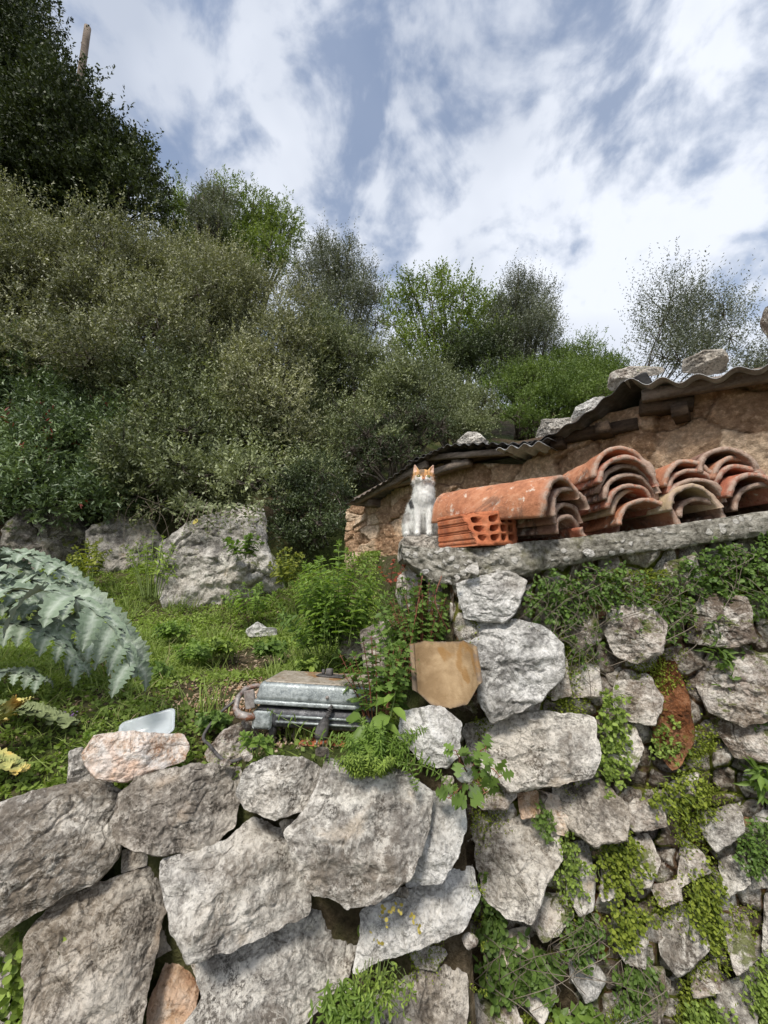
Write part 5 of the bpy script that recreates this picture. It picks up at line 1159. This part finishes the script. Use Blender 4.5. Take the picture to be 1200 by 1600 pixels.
# dry leaves and pebbles on the bare patches
lv = Leaves(rg); x = rg.uniform(-1.6, .0, 5200); y = rg.uniform(1.15, 3.6, 5200); P = np.stack([x, y, H(x, y)+.004], 1)
lv.add(P, nrm(rg.normal(size=P.shape)*np.array((1, 1, .2))), rg.uniform(.008, .028, len(P)), rg.uniform(.004, .014, len(P)), 'oval', up=nrm(rg.normal(size=P.shape)*.35+np.array((0, 0, 1))))
M['dryleaf'] = leaf_mat('dry_leaf', (.16, .10, .06), (.50, .40, .28), .1, .8, .1)
o = lv.build('leaf_litter', M['dryleaf'], origin=(0, 0, 0)); tag(o, kind='stuff')
def scatter_rocks(name, pts, sizes, mat, seed):
    r = np.random.default_rng(seed); t = (1+5**.5)/2
    I = nrm(np.array([(-1, t, 0), (1, t, 0), (-1, -t, 0), (1, -t, 0), (0, -1, t), (0, 1, t), (0, -1, -t), (0, 1, -t), (t, 0, -1), (t, 0, 1), (-t, 0, -1), (-t, 0, 1)]))
    IF = np.array([(0,11,5),(0,5,1),(0,1,7),(0,7,10),(0,10,11),(1,5,9),(5,11,4),(11,10,2),(10,7,6),(7,1,8),(3,9,4),(3,4,2),(3,2,6),(3,6,8),(3,8,9),(4,9,5),(2,4,11),(6,2,10),(8,6,7),(9,8,1)])
    n = len(pts); Vv = I[None]*sizes[:, None, None]*r.uniform(.6, 1.2, (n, 12, 1))*r.uniform(.5, 1.2, (n, 1, 3))+pts[:, None]
    Fq = (IF[None]+12*np.arange(n)[:, None, None]).reshape(-1, 3)
    return mesh(name, Vv.reshape(-1, 3), Fq, mat, smooth=False, origin=(0, 0, 0))
x = rg.normal(-.42, .2, 2200); y = rg.normal(1.48, .22, 2200); P = np.stack([x, y, H(x, y)+.001], 1); P = P[P[:, 1] > 1.16]
tag(scatter_rocks('gravel', P, rg.uniform(.002, .008, len(P)), M['orange'], 3), kind='stuff')

# ================================================================ small plants
M['weed'] = leaf_mat('weed_leaf', (.06, .11, .022), (.20, .30, .07), .35, .5, .3, nsc=6)
M['freshweed'] = leaf_mat('fresh_leaf', (.10, .17, .03), (.28, .40, .09), .4, .45, .35, nsc=6)
M['pell'] = leaf_mat('wall_leaf', (0.054, 0.102, 0.022), (0.192, 0.300, 0.066), .3, .5, .3, nsc=6)
M['mossleaf'] = leaf_mat('moss', (.09, .13, .015), (.34, .39, .07), .3, .8, .1, nsc=8)
M['redleaf'] = leaf_mat('red_leaf', (.20, .03, .02), (.42, .12, .07), .3, .5, .3)
M['yell'] = leaf_mat('yellow_leaf', (.40, .30, .06), (.60, .52, .16), .35, .5, .3)
def plant(name, label, cat, stems, mat, L_, W_, shape, per, whorl=1, seed=0, stemmat='stem', sr=.0018, spread=1.0, start=.15, angle=.9, tipbig=False, group=None, petiole=0.0, droop=0):
    """stems: list of pixel paths [(x, y, Y), ...]; leaves are set along each"""
    r = np.random.default_rng(seed); b0 = at(*stems[0][0]); root = empty(name, tuple(b0), label, cat, group)
    lv = Leaves(r); sm = MB()
    for st in stems:
        S = smooth_path([at(*q) for q in st] if len(st) > 2 else [at(*st[0]), (at(*st[0])+at(*st[1]))/2+r.normal(size=3)*.006, at(*st[1])], 16)
        sm.tube(S, np.linspace(sr, sr*.5, 16), 5)
        for k in range(per):
            t = start+(1-start)*(k+.5)/per; i = min(int(t*15), 14); p = S[i]+(S[i+1]-S[i])*(t*15-i); T_ = nrm(S[i+1]-S[i])
            a0 = r.uniform(0, 2*math.pi)
            for j in range(whorl):
                a = a0+2*math.pi*j/whorl; u = nrm(np.cross(T_, (.1, .9, .3))); v = np.cross(T_, u); sd_ = u*math.cos(a)+v*math.sin(a)
                d = nrm(T_*(1-angle)+sd_*spread*angle+np.array((0, 0, -droop))+r.normal(size=3)*.12)
                sc_ = r.uniform(.75, 1.2)*(.55+.6*math.sin(math.pi*min(1, t*.9+.1))) if not tipbig else r.uniform(.75, 1.1)*(.7+.5*t)
                q = p
                if petiole:
                    q = p+d*petiole*r.uniform(.6, 1.2); sm.tube([p, q], sr*.4, 4, False)
                lv.add(q, d, L_*sc_, W_*sc_, shape, up=nrm(T_*.8+np.array((0, -.25, .6))+r.normal(size=3)*.25)[None])
        if tipbig is False and whorl > 1:
            for j in range(6): lv.add(S[-1], nrm(nrm(S[-1]-S[-2])*.6+r.normal(size=3)*.5), L_*.5, W_*.5, shape)
    lv.build('leaves', M[mat], root); sm.build('stem', M[stemmat], root)
    return root
def fan(x, y, Y, n, w_, h, seed, top=None, Yj=.05, lean=0):
    r = np.random.default_rng(seed); out = []
    for k in range(n):
        a = r.uniform(-1, 1); tx = x+lean+a*w_; ty = y-h*r.uniform(.6, 1)*(1-.3*abs(a)); bx = x+a*w_*.35; dY = r.uniform(-Yj, Yj)
        out.append([(bx, y+r.uniform(-4, 4), Y+dY), (bx*.6+tx*.4, (y+ty)/2, Y+dY), (tx, ty, Y+dY*1.5)])
    return out
# leafy bush by the wall corner
plant('leafy_bush', 'bright green leafy bush growing at the wall corner left of the coping slab', 'bush', fan(528, 1010, 1.75, 40, 75, 165, 1, Yj=.14), 'freshweed', .042, .015, 'lance', 11, 3, 1, angle=.75, droop=.05)
plant('leafy_bush', 'darker leafy stems at the foot of the bright bush', 'bush', fan(505, 1020, 1.72, 26, 70, 110, 2, Yj=.12), 'weed', .034, .017, 'oval', 9, 2, 2, angle=.8)
plant('red_sprig', 'small red leaved sprig on the wall end under the coping slab', 'plant', [[(610, 915, 1.42), (612, 895, 1.42), (615, 877, 1.4)], [(612, 915, 1.42), (600, 900, 1.4), (594, 888, 1.4)], [(612, 912, 1.42), (626, 895, 1.4), (632, 884, 1.4)]], 'redleaf', .020, .012, 'lobed', 4, 2, 3, 'redstem')
plant('ivy_tangle', 'dark tangle of leaves in the hollow of the wall corner above the ochre tile', 'plant', fan(660, 1035, 1.28, 40, 52, 140, 5, Yj=.06)+[[(690, 900, 1.25), (680, 940, 1.2), (700, 985, 1.2)], [(660, 900, 1.27), (650, 960, 1.22), (640, 1010, 1.2)]], 'weed', .020, .016, 'lobed', 8, 2, 4, 'redstem', droop=.3, petiole=.008)
plant('tall_weed', 'tall weed with toothed leaves between the grill and the ochre tile', 'plant', fan(590, 1120, 1.13, 24, 60, 140, 6, Yj=.06), 'weed', .030, .019, 'lobed', 7, 2, 6, 'redstem', petiole=.008)
plant('broadleaf_weed', 'weed with large drooping pointed leaves beside the right end of the grill', 'plant', [[(590, 1180, 1.06), (588, 1130, 1.05), (590, 1085, 1.05)], [(585, 1180, 1.05), (575, 1140, 1.04), (562, 1120, 1.02)], [(592, 1180, 1.05), (610, 1120, 1.04), (618, 1080, 1.05)]], 'freshweed', .064, .031, 'oval', 5, 1, 7, sr=.0028, start=.3, droop=.4)
cv = fan(590, 1200, 1.02, 30, 62, 85, 8, Yj=.05)+[[(600, 1180, 1.02), (650, 1180, .99), (690, 1215, .97)], [(610, 1180, 1.02), (640, 1200, .98), (650, 1232, .97)], [(600, 1190, 1.0), (560, 1190, .98), (520, 1150, .98)], [(590, 1190, 1.0), (550, 1195, .97), (505, 1185, .97)], [(620, 1190, 1.0), (670, 1200, .97), (712, 1230, .96)], [(560, 1160, 1.02), (500, 1150, 1.0), (420, 1110, 1.0)], [(600, 1180, 1.0), (640, 1150, .99), (665, 1140, .98)]]
plant('goosegrass', 'spilling patch of goosegrass with whorled narrow leaves over the top of the low wall', 'plant', cv, 'freshweed', .015, .0042, 'lance', 9, 7, 9, angle=.95, sr=.0011)
plant('goosegrass', 'low tuft of fine green weeds on the big stone below the broadleaf weed', 'plant', fan(575, 1215, .99, 34, 55, 45, 10, Yj=.04), 'clover', .011, .004, 'lance', 7, 6, 10, angle=.95, sr=.0009)
plant('small_weed', 'small fresh green weed in front of the base of the grill', 'plant', fan(398, 1180, 1.09, 7, 26, 40, 11, Yj=.02), 'freshweed', .026, .015, 'oval', 3, 2, 11, start=.45)
plant('herb_robert', 'herb with lacy cut leaves and a red tip between the two walls', 'plant', [[(735, 1215, 1.05), (745, 1180, 1.03), (760, 1168, 1.0)], [(735, 1215, 1.05), (765, 1200, 1.0), (782, 1215, .98)], [(735, 1215, 1.05), (715, 1235, 1.0), (700, 1248, .98)], [(735, 1215, 1.05), (720, 1190, 1.0), (712, 1172, .99)], [(735, 1215, 1.05), (750, 1225, 1.0), (758, 1240, .98)]], 'weed', .030, .026, 'lobed', 4, 2, 12, 'redstem', petiole=.008, start=.35, tipbig=True)
plant('stalky_weed', 'group of straight pale stalked weeds at the left foot of the big boulder', 'plant', fan(235, 935, 3.05, 20, 42, 110, 13, Yj=.25), 'clover', .06, .014, 'lance', 5, 2, 13, start=.5, sr=.004)
plant('yellow_weed', 'yellow green weed below the rock outcrop between silvery plant and boulder', 'plant', fan(140, 900, 3.3, 22, 34, 60, 14, Yj=.15), 'yellowleaf', .05, .024, 'oval', 6, 2, 14, sr=.003)
plant('yellow_weed', 'yellow flowering weed at the right foot of the big boulder', 'plant', fan(450, 915, 2.9, 20, 32, 60, 15, Yj=.12), 'yellowleaf', .045, .024, 'oval', 6, 2, 15, sr=.003)
plant('ivy', 'green ivy sprig on the upper right of the big boulder', 'plant', fan(380, 870, 3.05, 12, 32, 40, 16, Yj=.05), 'weed', .05, .045, 'round', 4, 2, 16, sr=.003)
plant('leafy_weed', 'light green weed in front of the base of the big boulder', 'plant', fan(395, 960, 2.8, 24, 48, 55, 17, Yj=.12), 'freshweed', .04, .018, 'oval', 6, 2, 17, sr=.003)
plant('dry_twigs', 'dry brown twigs hanging on the slope left of the big boulder', 'plant', [[(190+(r_*37)%80, 770+(r_*13)%20, 3.9), (185+(r_*53)%90, 800+(r_*7)%15, 3.85), (180+(r_*29)%95, 835+(r_*17)%30, 3.8)] for r_ in range(9)], 'dryleaf', .02, .008, 'rhomb', 3, 2, 18, 'twig', sr=.0022)
rg2 = np.random.default_rng(4)
for i, (x, y, Y) in enumerate(((60, 1190, 1.28), (180, 1120, 1.45), (300, 1020, 1.9), (240, 1050, 1.75), (345, 1010, 2.0), (150, 1160, 1.3), (420, 1015, 1.9), (480, 1040, 1.7), (270, 985, 2.3), (330, 1130, 1.3), (560, 1130, 1.25))):
    plant('low_weed', ('low leafy weed ' + ['in the grass at the left edge near the wall top', 'in the grass under the silvery leaves', 'in the middle of the bright grass', 'left in the bright grass beyond the tray', 'below the small white stone', 'behind the white and orange stone', 'below the dark leafy stems', 'behind the lid of the grill', 'in the far grass in front of the stalked weeds', 'between the tray and the grill', 'behind the goosegrass'][i]), 'plant', fan(x, y+12, Y, 14, 30, 30, 30+i, Yj=.06), ['weed', 'clover', 'freshweed'][i % 3], .022*Y**.7, .012*Y**.7, ['oval', 'lance', 'lobed'][i % 3], 5, 3, 40+i, sr=.0012)
plant('corner_weed', 'leafy green weeds filling the hollow between the leafy bush and the wall corner', 'plant', fan(635, 1050, 1.36, 34, 50, 150, 61, Yj=.08), 'weed', .028, .017, 'oval', 8, 2, 61, droop=.15)
plant('overhanging_sprig', 'leafy sprigs hanging over the top of the big boulder', 'plant', [[(290+(k*41)%130, 785+(k*7)%14, 3.3), (285+(k*41)%130, 795, 3.2), (275+(k*47)%150, 815+(k*13)%25, 3.1)] for k in range(18)], 'greyleafb', .04, .018, 'rhomb', 9, 2, 62, 'twig', sr=.003)
# purple flowers
pf = empty('purple_flower', tuple(at(105, 1125, 1.32)), 'small purple flower head in the grass under the silvery leaves', 'flower')
lv = Leaves(rg2)
for c in (at(98, 1119, 1.3), at(113, 1120, 1.3)): lv.add(np.repeat(c[None], 40, 0)+rg2.normal(size=(40, 3))*.005, rg2.normal(size=(40, 3))+np.array((0, 0, .4)), .009, .004, 'oval')
lv.build('petals', leaf_mat('purple_petal', (.20, .10, .30), (.42, .28, .55), .3), pf); b = MB(); b.tube([at(105, 1160, 1.32), at(104, 1122, 1.3)], .0012, 5); b.build('stem', M['stem'], pf)

# ---- silvery cardoon
n = NT('cardoon_leaf'); t = n.attr('tint'); ns = n.noise(30, 5, .6); f = n.math('ADD', n.math('MULTIPLY', t, .6), n.math('MULTIPLY', ns, .5))
c = n.ramp(f, [(.25, (.10, .145, .09)), (.6, (.22, .28, .19)), (.9, (.44, .49, .37))]); c = n.mix(n.attr('rib'), c, (.46, .51, .42))
c = n.mix(n.math('MULTIPLY', n.geo('Backfacing'), .5), c, (.50, .54, .48))
M['cardoon'] = n.fin(c, .7, n.bump(n.noise(55, 5, .65), .006, .9), spec=.25, Sheen_Weight=.15)
n = NT('yellowing_leaf'); c = n.ramp(n.noise(12, 5, .6), [(.38, (.24, .28, .10)), (.52, (.50, .46, .16)), (.64, (.62, .40, .10))]); M['oldleaf'] = n.fin(c, .7, n.bump(n.noise(50, 5, .6), .005, .8))
n = NT('dull_green_leaf'); c = n.ramp(n.noise(9, 5, .6), [(.38, (.12, .15, .06)), (.62, (.25, .29, .14))]); M['dullleaf'] = n.fin(c, .7, n.bump(n.noise(50, 5, .6), .005, .8))
def cardoon_leaf(par, mid, nl, lenf, wid, hang, seed, mat='cardoon', web=.018, side=(1, 1), teeth=5, name='leaf'):
    """mid: 3-D midrib; lobes leave both sides, curve towards `hang`"""
    r = np.random.default_rng(seed); S = smooth_path(mid, 60); V = []; Fq = []; TI = []; RB = []
    def ribbon(C, W_, U, tint, fold=.25, drop=0):
        base = len(V); k = len(C); Tn = nrm(np.gradient(C, axis=0)); s_ = nrm(np.cross(Tn, U)); up_ = np.cross(s_, Tn)
        for i in range(k):
            wl_, wr_ = W_[i]
            for q, ww in ((-1, wl_), (-.5, wl_), (0, 0), (.5, wr_), (1, wr_)):
                V.append(C[i]+s_[i]*ww*q+up_[i]*(abs(q)*ww*fold+ .002*math.sin(i*1.7+q*3))); TI.append(np.clip(tint+r.uniform(-.08, .08), 0, 1)); RB.append(.7 if q == 0 else 0)
        for i in range(k-1):
            for j in range(4): Fq.append((base+i*5+j, base+i*5+j+1, base+(i+1)*5+j+1, base+(i+1)*5+j))
    T = nrm(np.gradient(S, axis=0)); up0 = nrm(np.cross(np.cross(T, (0, 0, 1)), T)); up0 = np.where(up0[:, 2:3] < 0, -up0, up0)
    ww = web*np.sin(np.linspace(.15, 1, 60)*math.pi*.97)**.6+.004
    ribbon(S, [(a*(1+.3*r.random()), a*(1+.3*r.random())) for a in ww], up0, .5)
    for k in range(nl):
        t = .06+.92*(k+.5)/nl; i = min(int(t*59), 58); p = S[i]
        for q in (-1, 1):
            if side[(q+1)//2] == 0: continue
            L1 = lenf(t)*r.uniform(.85, 1.15)*side[(q+1)//2]; sd_ = nrm(np.cross(T[i], up0[i]))*q
            d0 = nrm(sd_*.9+T[i]*.55+up0[i]*.25+r.normal(size=3)*.12); m_ = 22; c = [p]; d = d0
            hv = np.array(hang)*(1 if True else 1)
            for s in range(m_-1): d = nrm(d+hv*(.16+.04*r.random())*(.3+s/m_)); c.append(c[-1]+d*L1/m_)
            c = np.array(c); tt = np.linspace(0, 1, m_); w0 = wid*L1*(np.sin(np.clip(tt*.86+.14, 0, 1)*math.pi)**.75+.05)*(1-tt*.25)
            tooth = lambda ph: 1+1.05*(1-2*np.abs(((tt*teeth+ph) % 1)-.35))*(tt < .93)
            W_ = np.stack([w0*tooth(r.random()), w0*tooth(r.random())], 1); W_[-1] = .0006
            ribbon(c, W_, nrm(up0[i]+np.array((0, -.5, .3))+r.normal(size=3)*.35), r.uniform(.25, .75), .30)
    V = np.array(V); Fq = np.array(Fq); V += .0025*np.stack([fbm(V, 22, q, 3) for q in (1, 2, 3)], 1)
    return mesh(name, V, Fq, M[mat], par, attrs={'tint': np.array(TI), 'rib': np.array(RB)})
cd = empty('cardoon', tuple(at(-150, 1090, 1.5)), 'large silvery cardoon plant with jagged arching leaves at the left edge', 'plant')
A = lambda *p: [at(*q) for q in p]
cardoon_leaf(cd, A((-170,1010,1.45),(-60,935,1.32),(30,922,1.24),(110,932,1.19),(168,965,1.15),(198,1008,1.13),(210,1058,1.12)), 9, lambda t: .23*(1-.62*t), .14, (-.10, -.10, -1.0), 1, teeth=8)
cardoon_leaf(cd, A((-170,1000,1.7),(-60,900,1.62),(30,868,1.56),(90,890,1.52),(128,930,1.5),(136,975,1.5)), 11, lambda t: .13*(1-.4*t), .15, (.15, -.1, -.45), 2, teeth=5)
cardoon_leaf(cd, A((-170,980,1.85),(-60,880,1.78),(20,862,1.72),(80,880,1.7),(120,912,1.68)), 11, lambda t: .14*(1-.4*t), .15, (.2, .0, -.5), 3, teeth=5)
cardoon_leaf(cd, A((-170,1000,1.6),(-60,930,1.5),(20,905,1.45),(80,915,1.42),(115,950,1.4)), 14, lambda t: .13*(1-.4*t), .16, (.1, -.2, -.6), 4, teeth=5)
cardoon_leaf(cd, A((-170,1030,1.5),(-60,985,1.4),(30,975,1.36),(90,1000,1.34),(130,1050,1.33)), 12, lambda t: .14*(1-.5*t), .15, (-.05, .1, -.9), 5, teeth=5)
cardoon_leaf(cd, A((-170,960,1.6),(-80,890,1.5),(-20,890,1.42),(30,925,1.36),(62,950,1.34)), 12, lambda t: .12*(1-.4*t), .17, (0, -.2, -.6), 6, teeth=5)
cardoon_leaf(cd, A((-170,940,1.75),(-60,872,1.66),(10,880,1.6),(60,905,1.56),(100,940,1.55)), 11, lambda t: .13*(1-.4*t), .16, (.1, -.15, -.5), 21, teeth=5)
cardoon_leaf(cd, A((-170,1040,1.6),(-60,960,1.5),(40,945,1.46),(110,975,1.42),(150,1015,1.4)), 11, lambda t: .13*(1-.4*t), .16, (.05, .0, -.8), 22, teeth=5)
cardoon_leaf(cd, A((-170,1080,1.5),(-60,1060,1.42),(20,1050,1.38),(70,1065,1.36)), 9, lambda t: .10*(1-.4*t), .16, (0, .1, -.8), 7, teeth=5)
cardoon_leaf(cd, A((-160,1140,1.35),(-60,1110,1.3),(20,1108,1.27),(70,1118,1.26),(118,1133,1.26)), 9, lambda t: .07*(1-.5*t), .30, (0, 0, -.2), 8, 'dullleaf', .03, teeth=4)
cardoon_leaf(cd, A((-120,1190,1.2),(-40,1150,1.17),(5,1120,1.15),(30,1098,1.14)), 8, lambda t: .045, .32, (0, -.1, -.2), 9, 'oldleaf', .02, teeth=3)
cardoon_leaf(cd, A((-120,1210,1.1),(-50,1185,1.1),(0,1192,1.1),(38,1206,1.1)), 6, lambda t: .04*(1-.4*t), .36, (0, -.1, -.2), 10, 'oldleaf', .03, teeth=3)
for k, (a, b_) in enumerate((((52, 862, 1.9), (75, 884, 1.8)), ((88, 850, 2.0), (84, 890, 1.85)))):
    pass

# ================================================================ plants on the retaining wall
def wallpatch(label, x, y, rx, ry, n, mat, L_, W_, shape, seed, Yo=.05, strands=0, name='wall_plant', m=5, group=None, hang=.5, left=False):
    r = np.random.default_rng(seed); Y0 = (ywr(x) if not left else 1.0)-Yo; lv = Leaves(r); sm = MB()
    root = empty(name, tuple(at(x, y+ry, Y0+.03)), label, 'plant', group)
    for k in range(n):
        a = r.uniform(0, 2*math.pi); q = math.sqrt(r.random()); px, py = x+rx*q*math.cos(a), y+ry*q*math.sin(a)
        p0 = at(px, py, Y0+.05); d = nrm(np.array((r.normal()*.5, -.8, r.uniform(-.8, .8)-hang*.5))); ln = r.uniform(.015, .05)
        p1 = p0+d*ln; p2 = p1+np.array((r.normal()*.008, -.004, -hang*ln*.5)); S = smooth_path([p0, p1, p2], 6)
        if k % 2 == 0 and n >= 20: sm.tube(S, .0008, 4, False)
        for j in range(m):
            t = 1+4*(j+1)/m; i = min(int(t), 4); pp = S[i]+(S[i+1]-S[i])*min(1, t-i)
            lv.add(pp, nrm(r.normal(size=3)+np.array((0, -.3, -.1))), L_*r.uniform(.6, 1.2), W_*r.uniform(.6, 1.2), shape, up=nrm(r.normal(size=3)*.45+np.array((0, -.75, .6)))[None])
    for k in range(strands):
        p0 = at(x+r.uniform(-rx, rx), y+r.uniform(-ry, ry*.5), Y0+.02); sm.tube(smooth_path([p0, p0+np.array((r.normal()*.03, -.03, -.02)), p0+np.array((r.normal()*.05, -.02, -.08)), p0+np.array((r.normal()*.06, -.01, -.13))], 12), .0009, 4, False)
    lv.build('leaves', M[mat], root)
    if sm.V: sm.build('stem', M['twig' if strands else 'stem'], root)
WP = [
 ('dark green leafy plant hanging under the coping slab above the big white stone', 860, 935, 42, 42, 210, 'pell', .015, .011, 'oval'),
 ('leafy plant spreading under the middle of the coping slab', 940, 915, 48, 34, 210, 'pell', .014, .010, 'oval'),
 ('leafy plant hanging right of the upper pink stone', 1030, 945, 40, 50, 210, 'pell', .014, .010, 'oval'),
 ('dense green leafy mat under the right end of the coping slab', 1120, 890, 62, 38, 330, 'pell', .015, .011, 'oval'),
 ('dense leafy mat at the right edge just under the slab', 1195, 900, 40, 70, 300, 'pell', .014, .010, 'oval'),
 ('upright weed with narrow leaves on the streaked stone at the right', 1128, 1000, 26, 58, 80, 'weed', .026, .009, 'lance'),
 ('green plant at the right edge halfway up the wall', 1195, 1105, 20, 48, 120, 'pell', .014, .010, 'oval'),
 ('trailing light green plant right of the long grey stone', 950, 1150, 20, 75, 170, 'clover', .013, .009, 'round'),
 ('small leafy plant between the upper white and pink stones', 908, 990, 26, 46, 90, 'weed', .012, .009, 'oval'),
 ('light green tuft under the red stained earth', 1035, 1150, 22, 28, 70, 'clover', .012, .008, 'oval'),
 ('yellow green fern-like plant in the middle of the wall', 960, 1335, 30, 45, 200, 'mossleaf', .010, .008, 'round'),
 ('yellow green plant below the yellow fern-like one', 972, 1430, 26, 34, 130, 'mossleaf', .010, .008, 'round'),
 ('light green maidenhair strip right of the slim grey stone', 884, 1340, 14, 50, 110, 'clover', .009, .007, 'round'),
 ('yellow green maidenhair between the blocky stones low on the right', 1095, 1400, 24, 60, 170, 'mossleaf', .010, .007, 'round'),
 ('green plant by the small knob stone low at the right edge', 1170, 1310, 28, 40, 130, 'pell', .011, .008, 'oval'),
 ('light green cushion plant in the middle right of the wall', 1050, 1230, 40, 22, 110, 'mossleaf', .010, .007, 'round'),
 ('dark leaved bramble patch low in the wall corner', 800, 1500, 52, 44, 160, 'weed', .020, .016, 'round'),
 ('trailing creeper along the joint right of the pale ribbed stone', 765, 1400, 22, 60, 80, 'weed', .014, .012, 'round'),
 ('small fern hanging over the low pebbly joint', 905, 1450, 24, 40, 110, 'pell', .012, .009, 'round'),
 ('broad leaved seedling at the bottom edge right of the corner', 900, 1580, 34, 22, 60, 'freshweed', .026, .016, 'oval'),
 ('green plant in the joint between the lower right stones', 985, 1520, 30, 40, 120, 'weed', .014, .011, 'oval'),
 ('green plant at the bottom right corner of the picture', 1185, 1540, 24, 60, 150, 'clover', .012, .009, 'oval'),
 ('pair of long pointed leaves at the right edge above the mossy stones', 1175, 1195, 26, 16, 14, 'freshweed', .050, .014, 'lance'),
 ('light green plant above the lowest mossy joint on the right', 1090, 1580, 34, 30, 120, 'clover', .011, .008, 'oval'),
 ('tiny fern under the tan slanting stone', 845, 1270, 12, 20, 36, 'weed', .012, .009, 'lobed'),
]
for i, (lb, x, y, rx, ry, n_, mt, l_, w_, sh) in enumerate(WP):
    wallpatch(lb, x, y, rx, ry, int(n_*(.62 if i in (0,1,2,3,4,8) else .85)), mt, l_, w_, sh, 300+i, strands=10 if i in (0, 1, 2, 3, 8, 16, 18, 20) else 0)
LWP = [
 ('bright green tuft growing low between the front stones', 545, 1565, 34, 42, 130, 'freshweed', .020, .007, 'lance'),
 ('bramble leaves at the bottom left corner of the low wall', 45, 1510, 36, 62, 55, 'clover', .018, .014, 'round'),
 ('thin weed on the joint left of the pebbly brown stone', 590, 1520, 45, 26, 70, 'clover', .012, .005, 'lance'),
 ('yellowing creeper leaves on the joint under the large front stone', 625, 1425, 75, 16, 7, 'yell', .009, .007, 'round'),
 ('small seedling on the dark stone at the far bottom left', 100, 1475, 18, 14, 16, 'clover', .012, .010, 'round')]
for i, (lb, x, y, rx, ry, n_, mt, l_, w_, sh) in enumerate(LWP):
    wallpatch(lb, x, y, rx, ry, n_, mt, l_, w_, sh, 400+i, Yo=.07, left=True)
# moss cushions in the joints of both walls
rg = np.random.default_rng(8); lv = Leaves(rg); n_ = 150000
x = rg.uniform(735, 1260, n_); y = rg.uniform(890, 1640, n_); Yw = 1.26-.00010*(x-640)
q = np.stack([x/60, y/90, x*0], 1); k = fbm(q, 1, 33, 4) > rg.uniform(-.05, .30, n_)
x, y, Yw = x[k], y[k], Yw[k]; P = np.array([at(a, b_, c_) for a, b_, c_ in zip(x, y, Yw+rg.uniform(-.012, .035, len(x)))])
lv.add(P, nrm(rg.normal(size=P.shape)+np.array((0, -.9, .3))), rg.uniform(.004, .010, len(P)), rg.uniform(.003, .006, len(P)), 'oval')
x = rg.uniform(560, 760, 9000); y = rg.uniform(1380, 1640, 9000); k = fbm(np.stack([x/60, y/60, x*0], 1), 1, 35, 4) > .15; x, y = x[k], y[k]
P = np.array([at(a, b_, 1.06+rg.uniform(-.02, .03)) for a, b_ in zip(x, y)]); lv.add(P, nrm(rg.normal(size=P.shape)+np.array((0, -.9, .3))), rg.uniform(.003, .007, len(P)), rg.uniform(.002, .004, len(P)), 'oval')
tag(lv.build('moss', M['mossleaf'], origin=(0, 0, 0)), kind='stuff')
# yellow fallen leaf on the boulder
lv = Leaves(rg); p = at(301, 816, 3.15); lv.add(p, np.array((.8, -.3, .1)), .055, .05, 'round', up=np.array((0, -.9, .4))[None]); 
tag(lv.build('fallen_leaf', M['yell']), 'single yellow leaf lying near the top of the big boulder', 'leaf')
# every top-level thing says so
for o in list(col.objects):
    if o.parent is None and o.get('label') and not o.get('kind'): o['kind'] = 'thing'
